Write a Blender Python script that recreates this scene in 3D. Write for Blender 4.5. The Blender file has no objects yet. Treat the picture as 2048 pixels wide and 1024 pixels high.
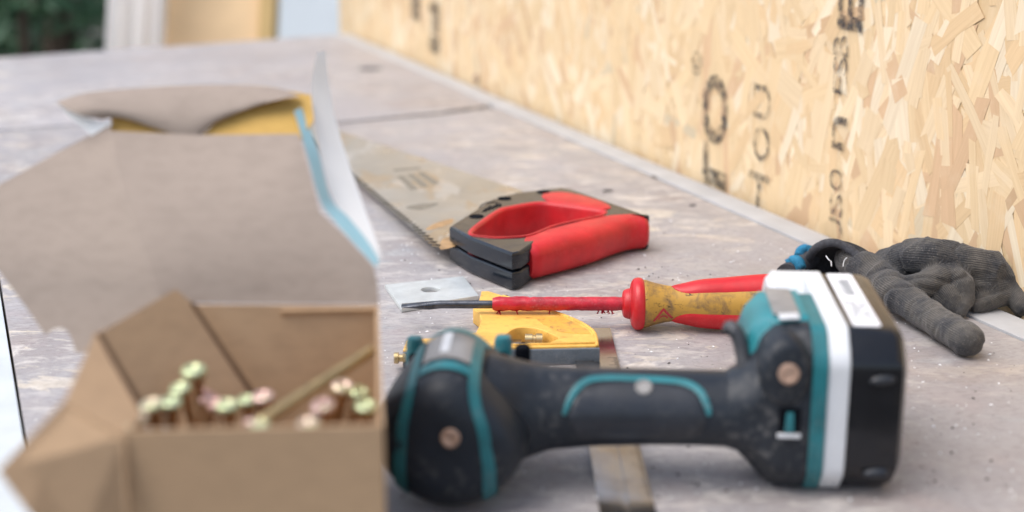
import bpy, bmesh, math, random
from mathutils import Vector, Matrix, noise
R = math.radians
sc = bpy.context.scene
COL = sc.collection

# ------------------------------------------------------------------ camera
CAM_H, PITCH, FPX = 0.288, R(15.7), 2844.0
cam = bpy.data.cameras.new('camera')
cam.lens, cam.sensor_width = 50.0, 36.0
cam.clip_start, cam.clip_end = 0.01, 200
cam.dof.use_dof = True
cam.dof.focus_distance = 0.905
cam.dof.aperture_fstop = 4.2
cam.dof.aperture_blades = 9
co = bpy.data.objects.new('camera', cam)
COL.objects.link(co)
co.location = (0, 0, CAM_H)
co.rotation_euler = (math.pi/2 - PITCH, 0, 0)
sc.camera = co

# ------------------------------------------------------------------ light: thin overcast, brightest from behind left
w = bpy.data.worlds.new('World'); sc.world = w; w.use_nodes = True
nt = w.node_tree
bg = nt.nodes['Background']
sky = nt.nodes.new('ShaderNodeTexSky'); sky.sky_type = 'NISHITA'; sky.sun_disc = False
SUN_DIR = Vector((-0.58, -0.16, 1.10)).normalized()          # towards the sun
sky.sun_elevation = math.asin(SUN_DIR.z)
sky.sun_rotation = math.atan2(SUN_DIR.x, SUN_DIR.y)
sky.air_density, sky.dust_density, sky.ozone_density = 1.0, 3.0, 1.0
hs = nt.nodes.new('ShaderNodeHueSaturation'); hs.inputs['Saturation'].default_value = .70     # high thin cloud
nt.links.new(sky.outputs[0], hs.inputs['Color']); nt.links.new(hs.outputs[0], bg.inputs[0]); bg.inputs[1].default_value = 0.15
sl = bpy.data.lights.new('sun', 'SUN'); sl.energy = 1.15; sl.angle = R(55); sl.color = (1, 0.965, 0.92)
so = bpy.data.objects.new('sun', sl); COL.objects.link(so)
so.rotation_euler = (-SUN_DIR).to_track_quat('-Z', 'Y').to_euler()
vs = sc.view_settings
vs.view_transform = 'Standard'; vs.look = 'None'; vs.gamma = 1; vs.use_curve_mapping = False
vs.exposure = 0.72
sc.cycles.use_denoising = True

# ------------------------------------------------------------------ helpers
CP, SP = math.cos(PITCH), math.sin(PITCH)
def ray(px, py):
    a, b = (px-1024)/FPX, (512-py)/FPX
    return Vector((a, CP+b*SP, -SP+b*CP))
def at(px, py, zc):                                   # a point a given distance in front of the lens
    return Vector((0, 0, CAM_H)) + ray(px, py)*zc
def lie(px, py, z=0.0):                               # a point on the level plane at height z
    r = ray(px, py)
    return Vector((0, 0, CAM_H)) + r*((z-CAM_H)/r.z)
TN, TD = Vector((.9304, .3665, 0)), Vector((-.3665, .9304, 0))   # across / along the bench
def T(n, d, z=0.0): return TN*n + TD*d + Vector((0, 0, z))

def tag(o, label=None, cat=None, group=None, kind=None):
    if label: o['label'] = label
    if cat: o['category'] = cat
    if group: o['group'] = group
    if kind: o['kind'] = kind
    return o
def empty(name, loc=(0, 0, 0), rz=0.0, label=None, cat=None, group=None):
    o = bpy.data.objects.new(name, None); COL.objects.link(o)
    o.location = loc; o.rotation_euler = (0, 0, rz); o.empty_display_size = .02
    return tag(o, label, cat, group)
def link(name, me, mat, parent=None, smooth=False, autosmooth=None, flat_tops=False):
    o = bpy.data.objects.new(name, me); COL.objects.link(o)
    for m in (mat if isinstance(mat, (list, tuple)) else [mat]): me.materials.append(m)
    if smooth:
        me.shade_smooth()
        if autosmooth:
            me.set_sharp_from_angle(angle=R(autosmooth))
        if flat_tops:
            for p in me.polygons:
                if abs(p.normal.z) > .9999: p.use_smooth = False
    if parent: o.parent = parent
    return o
class MB:
    def __init__(s): s.v = []; s.f = []; s.m = []
    def add(s, vs, fs, mi=0):
        b = len(s.v); s.v += [tuple(v) for v in vs]
        for f in fs: s.f.append([b+i for i in f]); s.m.append(mi)
    def box(s, a, b, mi=0):
        x0, y0, z0 = a; x1, y1, z1 = b
        s.add([(x0,y0,z0),(x1,y0,z0),(x1,y1,z0),(x0,y1,z0),(x0,y0,z1),(x1,y0,z1),(x1,y1,z1),(x0,y1,z1)],
              [(0,3,2,1),(4,5,6,7),(0,1,5,4),(1,2,6,5),(2,3,7,6),(3,0,4,7)], mi)
    def rings(s, rs, cap0=True, cap1=True, mi=0, closed=True):
        n = len(rs[0]); b = len(s.v)
        for r in rs: s.v += [tuple(p) for p in r]
        for i in range(len(rs)-1):
            for j in range(n if closed else n-1):
                k = (j+1) % n
                s.f.append([b+i*n+j, b+i*n+k, b+(i+1)*n+k, b+(i+1)*n+j]); s.m.append(mi)
        if cap0: s.f.append([b+j for j in range(n)][::-1]); s.m.append(mi)
        if cap1: s.f.append([b+(len(rs)-1)*n+j for j in range(n)]); s.m.append(mi)
    def prism(s, pts, dz, mi=0):                       # polygon (3D) pushed along dz
        n = len(pts); dz = Vector(dz)
        s.add([Vector(p) for p in pts]+[Vector(p)+dz for p in pts],
              [list(range(n))[::-1], list(range(n, 2*n))]+[(i, (i+1) % n, n+(i+1) % n, n+i) for i in range(n)], mi)
    def mesh(s, name):
        me = bpy.data.meshes.new(name); me.from_pydata(s.v, [], s.f); me.update()
        for p, m in zip(me.polygons, s.m): p.material_index = m
        bm = bmesh.new(); bm.from_mesh(me); bmesh.ops.recalc_face_normals(bm, faces=bm.faces); bm.to_mesh(me); bm.free()
        return me
    def build(s, name, mat, parent=None, smooth=False, autosmooth=None, bevel=0, seg=2):
        me = s.mesh(name)
        if bevel:
            bm = bmesh.new(); bm.from_mesh(me)
            ed = [e for e in bm.edges if len(e.link_faces) == 2 and e.calc_face_angle(0) > R(25)]
            bmesh.ops.bevel(bm, geom=ed, offset=bevel, segments=seg, affect='EDGES', profile=.6, clamp_overlap=True)
            bm.to_mesh(me); bm.free(); smooth = True; autosmooth = autosmooth or 40
        return link(name, me, mat, parent, smooth, autosmooth)
def lerp(a, b, t): return a+(b-a)*t
def interp(tab, x):
    if x <= tab[0][0]: return tab[0][1]
    for (x0, y0), (x1, y1) in zip(tab, tab[1:]):
        if x <= x1:
            t = (x-x0)/(x1-x0); return lerp(y0, y1, t)
    return tab[-1][1]
def crom(pts, k, closed=False):                        # smooth line through points
    pts = [Vector(p) for p in pts]; n = len(pts); out = []
    for i in range(n if closed else n-1):
        p0 = pts[(i-1) % n] if closed or i > 0 else pts[0]
        p1 = pts[i]; p2 = pts[(i+1) % n]
        p3 = pts[(i+2) % n] if closed or i+2 < n else pts[-1]
        for j in range(k):
            t = j/k
            out.append(.5*((2*p1)+(p2-p0)*t+(2*p0-5*p1+4*p2-p3)*t*t+(3*p1-p0-3*p2+p3)*t**3))
    if not closed: out.append(pts[-1])
    return out
def tube_rings(path, rad, seg=12, flat=1.0, up=Vector((0, 0, 1))):
    rs = []; n = len(path)
    for i, p in enumerate(path):
        d = (path[min(i+1, n-1)]-path[max(i-1, 0)]).normalized()
        a = d.cross(up)
        a = a.normalized() if a.length > 1e-5 else Vector((1, 0, 0))
        b = a.cross(d).normalized()
        r = rad[i] if isinstance(rad, (list, tuple)) else rad
        rs.append([p+a*(r*math.cos(2*math.pi*j/seg))+b*(r*flat*math.sin(2*math.pi*j/seg)) for j in range(seg)])
    return rs
def lathe_rings(prof, org, ax, up, seg=32):
    ax = Vector(ax).normalized(); up = Vector(up); side = ax.cross(up).normalized(); up = side.cross(ax)
    return [[Vector(org)+ax*s+side*(r*math.cos(2*math.pi*j/seg))+up*(r*math.sin(2*math.pi*j/seg)) for j in range(seg)] for s, r in prof]
def smooth_prof(tab, k=5):
    p = crom([(a, b, 0) for a, b in tab], k); return [(v.x, max(v.y, 1e-5)) for v in p]
def curve_solid(loops, z0, z1, bev, res=3):
    """flat outline (with holes) of real thickness and rounded rims -> mesh"""
    cu = bpy.data.curves.new('outline', 'CURVE'); cu.dimensions = '2D'; cu.fill_mode = 'BOTH'
    for lp in loops:
        sp = cu.splines.new('POLY'); sp.points.add(len(lp)-1); sp.use_cyclic_u = True
        for p, q in zip(sp.points, lp): p.co = (q[0], q[1], 0, 1)
    cu.extrude = (z1-z0)/2-bev; cu.bevel_depth = bev; cu.bevel_resolution = res; cu.offset = -bev
    ob = bpy.data.objects.new('outline', cu); COL.objects.link(ob)
    dg = bpy.context.evaluated_depsgraph_get()
    me = bpy.data.meshes.new_from_object(ob.evaluated_get(dg))
    bpy.data.objects.remove(ob); bpy.data.curves.remove(cu)
    me.transform(Matrix.Translation((0, 0, (z0+z1)/2))); me.materials.clear()
    bm = bmesh.new(); bm.from_mesh(me); bmesh.ops.remove_doubles(bm, verts=bm.verts, dist=1e-6)
    bmesh.ops.dissolve_limit(bm, angle_limit=R(.5), verts=bm.verts, edges=bm.edges) if False else None
    bmesh.ops.recalc_face_normals(bm, faces=bm.faces); bm.to_mesh(me); bm.free()
    return me
def text_mesh(s, extrude=.0001, bold=0.0):
    cu = bpy.data.curves.new('text', 'FONT'); cu.body = s; cu.extrude = extrude; cu.offset = bold; cu.resolution_u = 4
    ob = bpy.data.objects.new('text', cu); COL.objects.link(ob)
    me = bpy.data.meshes.new_from_object(ob.evaluated_get(bpy.context.evaluated_depsgraph_get()))
    bpy.data.objects.remove(ob); bpy.data.curves.remove(cu); me.materials.clear()
    return me

# ------------------------------------------------------------------ materials
class Mat:
    def __init__(s, name):
        s.m = bpy.data.materials.new(name); s.m.use_nodes = True
        s.t = s.m.node_tree; s.b = s.t.nodes['Principled BSDF']
        s._tc = None
    def n(s, typ, **kw):
        nd = s.t.nodes.new('ShaderNode'+typ)
        for k, v in kw.items(): setattr(nd, k, v)
        return nd
    def l(s, a, b): s.t.links.new(a, b)
    def tc(s, scale=(1, 1, 1), rot=(0, 0, 0), kind='Object'):
        if not s._tc: s._tc = s.n('TexCoord')
        mp = s.n('Mapping'); mp.inputs['Scale'].default_value = scale; mp.inputs['Rotation'].default_value = rot
        s.l(s._tc.outputs[kind], mp.inputs[0]); return mp.outputs[0]
    def noise(s, scale, detail=4, rough=.55, vec=None, dist=0.0):
        nd = s.n('TexNoise'); nd.inputs['Scale'].default_value = scale; nd.inputs['Detail'].default_value = detail
        nd.inputs['Roughness'].default_value = rough; nd.inputs['Distortion'].default_value = dist
        s.l(vec if vec is not None else s.tc(), nd.inputs['Vector']); return nd.outputs['Fac']
    def ramp(s, fac, stops, interp='LINEAR'):
        nd = s.n('ValToRGB'); nd.color_ramp.interpolation = interp; e = nd.color_ramp.elements
        while len(e) < len(stops): e.new(.5)
        for el, (p, c) in zip(e, stops):
            el.position = p; el.color = (*(c if isinstance(c, (tuple, list)) else (c, c, c)), 1)
        s.l(fac, nd.inputs[0]); return nd.outputs[0]
    def mix(s, fac, a, b, mode='MIX'):
        nd = s.n('Mix', data_type='RGBA', blend_type=mode)
        for i, v in ((0, fac), (6, a), (7, b)):
            if hasattr(v, 'is_output'): s.l(v, nd.inputs[i])
            else: nd.inputs[i].default_value = v if i == 0 else (*v, 1)
        return nd.outputs[2]
    def math(s, op, a, b=0.0):
        nd = s.n('Math', operation=op)
        for i, v in ((0, a), (1, b)):
            if hasattr(v, 'is_output'): s.l(v, nd.inputs[i])
            else: nd.inputs[i].default_value = v
        return nd.outputs[0]
    def base(s, v):
        if hasattr(v, 'is_output'): s.l(v, s.b.inputs['Base Color'])
        else: s.b.inputs['Base Color'].default_value = (*v, 1)
        return s
    def set(s, **kw):
        for k, v in kw.items():
            i = s.b.inputs[k.replace('_', ' ')]
            if hasattr(v, 'is_output'): s.l(v, i)
            else: i.default_value = v
        return s
    def bump(s, h, strength=.3, dist=.001):
        nd = s.n('Bump'); nd.inputs['Strength'].default_value = strength; nd.inputs['Distance'].default_value = dist
        s.l(h, nd.inputs['Height']); s.l(nd.outputs[0], s.b.inputs['Normal']); return s

def m_plain(name, col, rough=.5, metal=0.0, var=.12, scale=120, bump=.08, dust=0.0, dustcol=(.42, .39, .36)):
    m = Mat(name)
    f = m.noise(scale, 5)
    c = m.mix(m.ramp(f, [(.3, 0.0), (.7, 1.0)]), tuple(x*(1-var) for x in col), tuple(min(1, x*(1+var)) for x in col))
    if dust:
        d = m.ramp(m.noise(scale*.35, 6, .65), [(.42, 0.0), (.72, 1.0)])
        d2 = m.ramp(m.noise(scale*6, 3, .6), [(.52, .12), (.68, 1.0)])
        c = m.mix(m.math('MULTIPLY', m.math('MULTIPLY', d, d2), dust), c, dustcol)
    m.base(c).set(Roughness=m.ramp(m.noise(scale*.7, 3), [(.3, max(.05, rough-.08)), (.7, min(1, rough+.1))]), Metallic=metal)
    if bump: m.bump(m.noise(scale*5, 3), bump, .0006)
    return m.m

def m_table(name, tint, chip=0.6):
    m = Mat(name); rz = R(-21.5)
    P = m.tc(rot=(0, 0, rz)); S = m.tc((0.45, 1, 1), (0, 0, rz))
    c = m.ramp(m.noise(5, 5, .6, P), [(.3, (tint[0]*.86, tint[1]*.82, tint[2]*.82)), (.5, tint), (.72, (tint[0]*1.1, tint[1]*1.1, tint[2]*1.13))])
    brown = m.ramp(m.noise(9, 6, .65, P, .4), [(.52, 0.0), (.7, .55)])
    c = m.mix(brown, c, (.30, .235, .20))
    pink = m.ramp(m.noise(23, 4, .6, P), [(.55, 0.0), (.75, .4)])
    c = m.mix(pink, c, (.41, .335, .33))
    blue = m.ramp(m.noise(31, 3, .5, S), [(.62, 0.0), (.74, .35)])
    c = m.mix(blue, c, (.42, .50, .54))
    fine = m.noise(380, 5, .7, S)
    c = m.mix(m.ramp(fine, [(.38, .5), (.52, 0.0)]), c, (.20, .18, .175))
    # long pale scuffs running across the board
    a = m.noise(85, 6, .72, S, .6); b = m.ramp(m.noise(4.5, 4, .6, P), [(.42, 0.0), (.62, 1.0)])
    scuff = m.math('MULTIPLY', m.ramp(a, [(.5, 0.0), (.62, 1.0)]), b)
    c = m.mix(m.math('MULTIPLY', scuff, .75), c, (.66, .62, .57))
    # flaked patches where the film is off
    q = m.noise(42, 7, .68, S, .5); g = m.ramp(m.noise(3.1, 3, .5, P), [(.60-chip*.2, 0.0), (.72-chip*.1, 1.0)])
    sx_ = m.n('SeparateXYZ'); m.l(m.tc(), sx_.inputs[0])
    across = m.math('ADD', m.math('MULTIPLY', sx_.outputs[0], .9304), m.math('MULTIPLY', sx_.outputs[1], .3665))
    g = m.math('MAXIMUM', g, m.ramp(across, [(.025, 1.0), (.10, 0.0)]))
    ch = m.math('MULTIPLY', m.ramp(q, [(.54, 0.0), (.57, 1.0)]), g)
    c = m.mix(m.math('MULTIPLY', ch, .8), c, m.ramp(m.noise(150, 4), [(.3, (.47, .40, .31)), (.7, (.72, .66, .57))]))
    gr = m.noise(900, 3, .75, P)
    c = m.mix(m.ramp(gr, [(.60, 0.0), (.72, .45)]), c, (.60, .58, .56))
    c = m.mix(m.ramp(m.noise(640, 3, .75, P), [(.28, .5), (.40, 0.0)]), c, (.12, .105, .10))
    # specks
    v = m.n('TexVoronoi'); v.inputs['Scale'].default_value = 210; m.l(P, v.inputs['Vector'])
    sp = m.math('MULTIPLY', m.ramp(v.outputs['Distance'], [(.10, 1.0), (.2, 0.0)]), m.ramp(v.outputs['Color'], [(.80, 0.0), (.84, 1.0)]))
    c = m.mix(m.math('MULTIPLY', sp, .8), c, m.ramp(m.noise(60, 1), [(.47, (.10, .085, .08)), (.55, (.75, .72, .68))]))
    m.base(c).set(Roughness=m.ramp(m.noise(14, 4, .6, P), [(.3, .42), (.7, .68)]))
    m.b.inputs['Specular IOR Level'].default_value = .45
    h = m.math('ADD', m.math('MULTIPLY', ch, -.7), m.math('MULTIPLY', fine, .55))
    m.bump(m.math('ADD', h, m.math('MULTIPLY', scuff, -.3)), .35, .0008)
    return m.m

M = {}
M['table'] = m_table('worn_film_plywood', (.342, .324, .327))
M['table_worn'] = m_table('worn_film_plywood_far', (.37, .352, .358), .3)
M['side_board'] = m_plain('pale_side_board', (.60, .645, .67), .5, 0, .08, 30, .1, .25, (.6, .58, .55))
M['edge'] = m_plain('pale_edge_strip', (.40, .405, .415), .5, 0, .12, 25, .1, .6, (.38, .36, .34))
SPEC = {}
M['black_rubber'] = m_plain('black_rubber', (.014, .019, .027), .44, 0, .3, 42, .12, .85, (.155, .15, .145))
M['black_rubber'].node_tree.nodes['Principled BSDF'].inputs['Specular IOR Level'].default_value = .3
M['black_plastic'] = m_plain('black_plastic', (.014, .018, .026), .40, 0, .25, 60, .08, .5, (.14, .135, .13))
M['battery_black'] = m_plain('battery_plastic', (.006, .007, .010), .17, 0, .2, 110, .01, .03)
M['teal'] = m_plain('teal_plastic', (.012, .150, .172), .42, 0, .25, 55, .06, .85, (.23, .285, .29))
M['hook'] = m_plain('scuffed_hook', (.045, .048, .055), .45, 0, .3, 120, .1, .5, (.30, .29, .28))
M['teal_dusty'] = m_plain('dusty_teal_plastic', (.012, .19, .22), .36, 0, .2, 60, .06, .85, (.36, .42, .42))
M['white_plastic'] = m_plain('white_plastic', (.66, .68, .70), .4, 0, .06, 60, .03, .2, (.5, .48, .45))
M['sticker'] = m_plain('white_label', (.82, .82, .84), .5, 0, .04, 60, 0)
M['ink'] = m_plain('black_ink', (.03, .03, .035), .7, 0, .2, 200, 0)
M['grey_insert'] = m_plain('dusty_grey_rubber', (.25, .24, .23), .42, 0, .25, 60, .1, .6, (.50, .47, .44))
M['pale_mark'] = m_plain('pale_trim_and_highlight', (.62, .63, .64), .4, 0, .1, 90, 0)
M['tan_screw'] = m_plain('rusty_screw_head', (.46, .31, .23), .5, .3, .25, 300, .1)
M['saw_dark'] = m_plain('saw_handle_plastic', (.008, .012, .019), .16, 0, .2, 90, .01, .10, (.40, .40, .40))
M['saw_dark'].node_tree.nodes['Principled BSDF'].inputs['Specular IOR Level'].default_value = .45
M['red'] = m_plain('red_rubber', (.54, .010, .016), .42, 0, .16, 60, .06, .12, (.62, .30, .24))
M['red_shaft'] = m_plain('red_insulation', (.46, .010, .026), .4, 0, .3, 130, .2, .45, (.55, .30, .30))
M['brass'] = m_plain('brass', (.55, .42, .22), .35, .9, .2, 200, .05)
M['grey_paint'] = m_plain('grey_cast_base', (.125, .15, .175), .5, .2, .15, 160, .1, .3)
M['iron'] = m_plain('dark_blade_steel', (.10, .105, .12), .33, .85, .35, 220, .2)
M['hole'] = m_plain('dark_hole', (.005, .006, .009), .8, 0, .1, 100, 0)
M['hole'].node_tree.nodes['Principled BSDF'].inputs['Specular IOR Level'].default_value = .08
M['zinc'] = m_plain('zinc_plate', (.62, .65, .64), .42, .45, .1, 120, .12, .4, (.62, .64, .63))
M['blue_thread'] = m_plain('blue_edge_thread', (.025, .21, .36), .8, 0, .25, 900, .3)
M['knot_dark'] = m_plain('dark_table_hole', (.05, .045, .04), .8, 0, .2, 200, 0)

def m_steel():
    m = Mat('ruler_steel')
    S = m.tc((30, 1, 1))
    m.base(m.mix(m.ramp(m.noise(60, 5, .6), [(.45, 0.0), (.7, .7)]), (.40, .40, .41), (.24, .20, .16)))
    m.set(Metallic=.92, Roughness=m.ramp(m.noise(70, 4), [(.3, .10), (.7, .20)]))
    m.bump(m.noise(20, 3, .5, S), .05, .0005); return m.m
M['steel'] = m_steel()
def m_blade():
    m = Mat('saw_blade_steel'); P = m.tc()
    c = m.ramp(m.noise(14, 5, .6, P), [(.3, (.38, .35, .29)), (.7, (.50, .47, .41))])
    S = m.tc((1, .45, 1), (0, 0, R(-40)))
    r = m.ramp(m.noise(24, 5, .6, S, .5), [(.545, 0.0), (.60, .8)])
    c = m.mix(r, c, m.ramp(m.noise(90, 3), [(.3, (.42, .30, .17)), (.7, (.50, .41, .28))]))
    p = m.ramp(m.noise(29, 4, .6, S, .3), [(.57, 0.0), (.62, .6)])
    c = m.mix(p, c, (.62, .60, .56))
    m.base(c).set(Metallic=.6, Roughness=m.ramp(m.noise(40, 4), [(.3, .26), (.7, .48)]))
    m.bump(m.noise(260, 3), .06, .0005); return m.m
M['blade'] = m_blade()
M['rust'] = m_plain('orange_rust', (.40, .25, .12), .6, .1, .3, 120, .15)
M['etch'] = m_plain('worn_etched_mark', (.235, .21, .165), .55, .3, .25, 300, 0)
def m_yellow(name, col, dirt, amt, spec=.4, dscale=60):
    m = Mat(name); P = m.tc()
    d = m.ramp(m.noise(dscale, 6, .7, m.tc((1, 1, 1)), .4), [(.46, 0.0), (.66, amt)])
    c = m.mix(d, col, dirt)
    s = m.ramp(m.noise(dscale*2.6, 5, .7, m.tc((.5, 1.5, 1)), 1.2), [(.60, 0.0), (.66, min(1, amt*1.2))])
    c = m.mix(s, c, tuple(x*.25 for x in dirt))
    m.base(c).set(Roughness=.5); m.b.inputs['Specular IOR Level'].default_value = spec
    m.bump(m.noise(400, 3), .1, .0005); return m.m
M['yellow'] = m_yellow('yellow_enamel', (.84, .49, .11), (.52, .26, .05), .5, .3)
M['pocket'] = m_yellow('stained_yellow', (.74, .40, .07), (.36, .19, .08), .85, .3, 140)
M['ochre'] = m_yellow('dirty_yellow_handle', (.50, .28, .05), (.17, .105, .055), 1.0, .4, 85)
def m_card(name, col, sat=1.0):
    m = Mat(name); P = m.tc()
    c = m.ramp(m.noise(9, 4, .6, P), [(.3, tuple(x*.92 for x in col)), (.7, tuple(x*1.06 for x in col))])
    fib = m.noise(260, 5, .7, m.tc((.35, .35, 1)))
    c = m.mix(m.ramp(fib, [(.35, .30), (.55, 0.0)]), c, tuple(x*.66 for x in col))
    m.base(c).set(Roughness=.78); m.b.inputs['Specular IOR Level'].default_value = .25
    m.bump(m.math('ADD', fib, m.noise(60, 3)), .12, .0006); return m.m
M['card'] = m_card('kraft_card', (.455, .305, .182))
M['card_in'] = m_card('grey_kraft_inside', (.345, .28, .232))
M['card_glow'] = m_card('kraft_painted_glow', (.56, .35, .10))  # kraft card with the golden light on it put into the colour
M['card_white'] = m_plain('white_printed_card', (.84, .83, .80), .4, 0, .05, 30, 0)
M['card_blue'] = m_plain('blue_printed_card', (.30, .50, .55), .4, 0, .15, 30, 0)
def m_screwzinc():
    m = Mat('yellow_passivated_zinc')
    oi = m.n('ObjectInfo')
    f = m.math('ADD', m.noise(180, 3, .5), m.math('MULTIPLY', m.math('SUBTRACT', oi.outputs['Random'], .5), .55))
    c = m.ramp(f, [(.20, (.58, .34, .30)), (.38, (.72, .50, .44)), (.52, (.74, .64, .42)), (.66, (.52, .60, .33)), (.85, (.60, .66, .42))])
    m.base(c).set(Metallic=.6, Roughness=.30); return m.m
M['screw_head'] = m_screwzinc()
M['screw_shank'] = m_plain('golden_screw_steel', (.40, .235, .12), .36, .7, .3, 260, .05)

def m_osb(name, attr):
    m = Mat(name)
    if attr:
        a = m.n('VertexColor'); a.layer_name = 'tone'; c = a.outputs[0]
        uv = m.tc((1, 1, 1), kind='UV')
        g = m.noise(1.0, 5, .65, m.tc((14, 420, 1), kind='UV'))
        c = m.mix(m.ramp(g, [(.32, .30), (.6, 0.0)]), c, m.mix(.5, (.46, .30, .15), (.50, .33, .18)))
        c = m.mix(m.ramp(m.noise(45, 4), [(.55, 0.0), (.75, .35)]), c, (.76, .62, .44))
        m.bump(g, .25, .0006)
    else:
        P = m.tc((1, 1, .25))
        c = m.ramp(m.noise(40, 5, .65, P, .6), [(.25, (.42, .27, .14)), (.5, (.62, .44, .24)), (.75, (.74, .57, .36))])
        m.bump(m.noise(90, 4, .6, P), .3, .001)
    m.base(c).set(Roughness=.6); m.b.inputs['Specular IOR Level'].default_value = .3
    return m.m
M['flake'] = m_osb('osb_strand', True)
M['osb'] = m_osb('osb_core', False)
def m_print():
    m = Mat('worn_board_print')
    m.base((.035, .035, .04)).set(Roughness=.7)
    m.set(Alpha=m.ramp(m.noise(150, 5, .7), [(.42, .12), (.60, .85)])); return m.m
M['print'] = m_print()
def m_glove():
    m = Mat('dusty_knit_glove')
    P = m.tc()
    c = m.ramp(m.noise(42, 5, .62, P), [(.30, (.016, .018, .024)), (.43, (.045, .045, .048)), (.55, (.085, .079, .072)), (.70, (.14, .126, .112))])
    sp = m.ramp(m.noise(900, 4, .7), [(.56, 0.0), (.66, .6)])
    c = m.mix(sp, c, (.20, .185, .165))
    at_ = m.n('Attribute'); at_.attribute_name = 'rib'
    wob = m.math('MULTIPLY', m.noise(160, 3), .0016)
    rib = m.math('ADD', m.math('MULTIPLY', m.math('SINE', m.math('MULTIPLY', m.math('ADD', at_.outputs['Fac'], wob), 4300.0)), .5), .5)
    worn = m.ramp(m.noise(45, 3), [(.40, .25), (.58, 1.0)])
    c = m.mix(m.math('MULTIPLY', m.ramp(rib, [(.10, .62), (.55, 0.0)]), worn), c, (.008, .009, .012))
    m.base(c).set(Roughness=.82); m.b.inputs['Specular IOR Level'].default_value = .25
    m.b.inputs['Sheen Weight'].default_value = .15
    m.bump(m.math('ADD', rib, m.math('MULTIPLY', m.noise(700, 3), .7)), .35, .0008); return m.m
M['glove'] = m_glove()
def m_cuff():
    m = Mat('ribbed_cuff_knit')
    wv = m.n('TexWave', wave_type='BANDS', bands_direction='Y'); wv.inputs['Scale'].default_value = 1; wv.inputs['Distortion'].default_value = .3
    m.l(m.tc((1, 9, 1), kind='UV'), wv.inputs['Vector'])
    c = m.mix(m.ramp(wv.outputs['Fac'], [(.2, 1.0), (.6, 0.0)]), m.ramp(m.noise(500, 4), [(.35, (.035, .037, .043)), (.7, (.10, .10, .105))]), (.008, .009, .012))
    m.base(c).set(Roughness=.85); m.bump(wv.outputs['Fac'], .6, .001); return m.m
M['cuff'] = m_cuff()
M['hem'] = m_plain('dark_knit_hem', (.045, .047, .055), .85, 0, .45, 420, .5, .35, (.13, .12, .11))
M['leaf'] = m_plain('dark_leaf', (.045, .115, .05), .5, 0, .5, 8, 0)
M['leaf_pale'] = m_plain('pale_leaf', (.19, .30, .18), .5, 0, .4, 8, 0)
M['bark'] = m_plain('bark', (.09, .065, .045), .9, 0, .3, 30, .3)
M['sheet_white'] = m_plain('white_sheeting', (.84, .83, .82), .5, 0, .08, 6, .1)
_t = M['sheet_white'].node_tree; _a = _t.nodes.new('ShaderNodeAddShader'); _r = _t.nodes.new('ShaderNodeBsdfTranslucent')
_r.inputs[0].default_value = (.5, .49, .48, 1)
_t.links.new(_t.nodes['Principled BSDF'].outputs[0], _a.inputs[0]); _t.links.new(_r.outputs[0], _a.inputs[1])
_t.links.new(_a.outputs[0], _t.nodes['Material Output'].inputs[0])
_t.nodes['Principled BSDF'].inputs['Base Color'].default_value = (.5, .49, .48, 1)
for _l in list(_t.links):
    if _l.to_socket.name == 'Base Color': _t.links.remove(_l)
M['ply'] = m_card('pale_plywood', (.86, .61, .35))
M['ply_edge'] = m_card('ochre_batten', (.56, .39, .17))
M['white_wall'] = m_plain('pale_painted_wall', (.50, .55, .58), .7, 0, .03, 6, .05)
M['ground'] = m_plain('trodden_ground', (.11, .10, .085), .95, 0, .3, 4, .4)

# ------------------------------------------------------------------ setting: ground and workbench
g = MB(); g.box((-60, -40, -1.0), (60, 90, -.85))
tag(g.build('ground', M['ground']), kind='structure', label='bare ground under and behind the bench')

bench = empty('workbench', (0, 0, 0), 0, 'worn grey plywood workbench holding all the tools, seams across its top', 'workbench')
joint = [lie(-90, 268), lie(0, 262), lie(150, 251), lie(420, 249), lie(680, 247), lie(880, 229), lie(1012, 214)]
joint[0] = T(.0165, joint[0].dot(TD)); joint[-1] = T(.598, joint[-1].dot(TD))
GAP = TD*.011
far = [Vector((-.805, 2.09, 0)), Vector((-.283, 2.40, 0))]
near_panel = [T(.0165, .425), T(.598, .425)] + joint[::-1]
far_panel = [p+TD*(.007+.016*max(0, (p.dot(TN)-.25)/.35)**1.5) for p in joint] + far[::-1]
b = MB(); b.prism(near_panel, (0, 0, -.018)); b.build('table_panel', M['table'], bench, bevel=.0012)
b = MB(); b.prism(far_panel, (0, 0, -.018)); b.build('table_panel', M['table_worn'], bench, bevel=.0012)
b = MB(); b.prism([T(-.34, .425, -.001), T(.0150, .425, -.001), T(.0150, 2.36, -.001), T(-.34, 2.2, -.001)], (0, 0, -.03)); b.build('side_board', M['side_board'], bench, bevel=.001)
b = MB(); b.prism([T(.5995, .425, .0008), T(.6265, .425, .0008), T(.6265, 2.338, .0008), T(.5995, 2.338, .0008)], (0, 0, -.022)); b.build('edge_strip', M['edge'], bench, bevel=.0015)
b = MB(); b.prism([T(-.3, .46, -.034), T(.6, .46, -.034), T(.6, 2.1, -.034), T(-.3, 2.1, -.034)], (0, 0, -.05)); b.build('under_frame', M['ply_edge'], bench)
for (n_, d_) in ((-.26, .5), (.56, .5), (.56, 2.0), (-.26, 1.9)):
    b = MB(); c_ = T(n_, d_); b.box((c_.x-.03, c_.y-.03, -.85), (c_.x+.03, c_.y+.03, -.0845)); b.build('leg', M['ply_edge'], bench)
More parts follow.
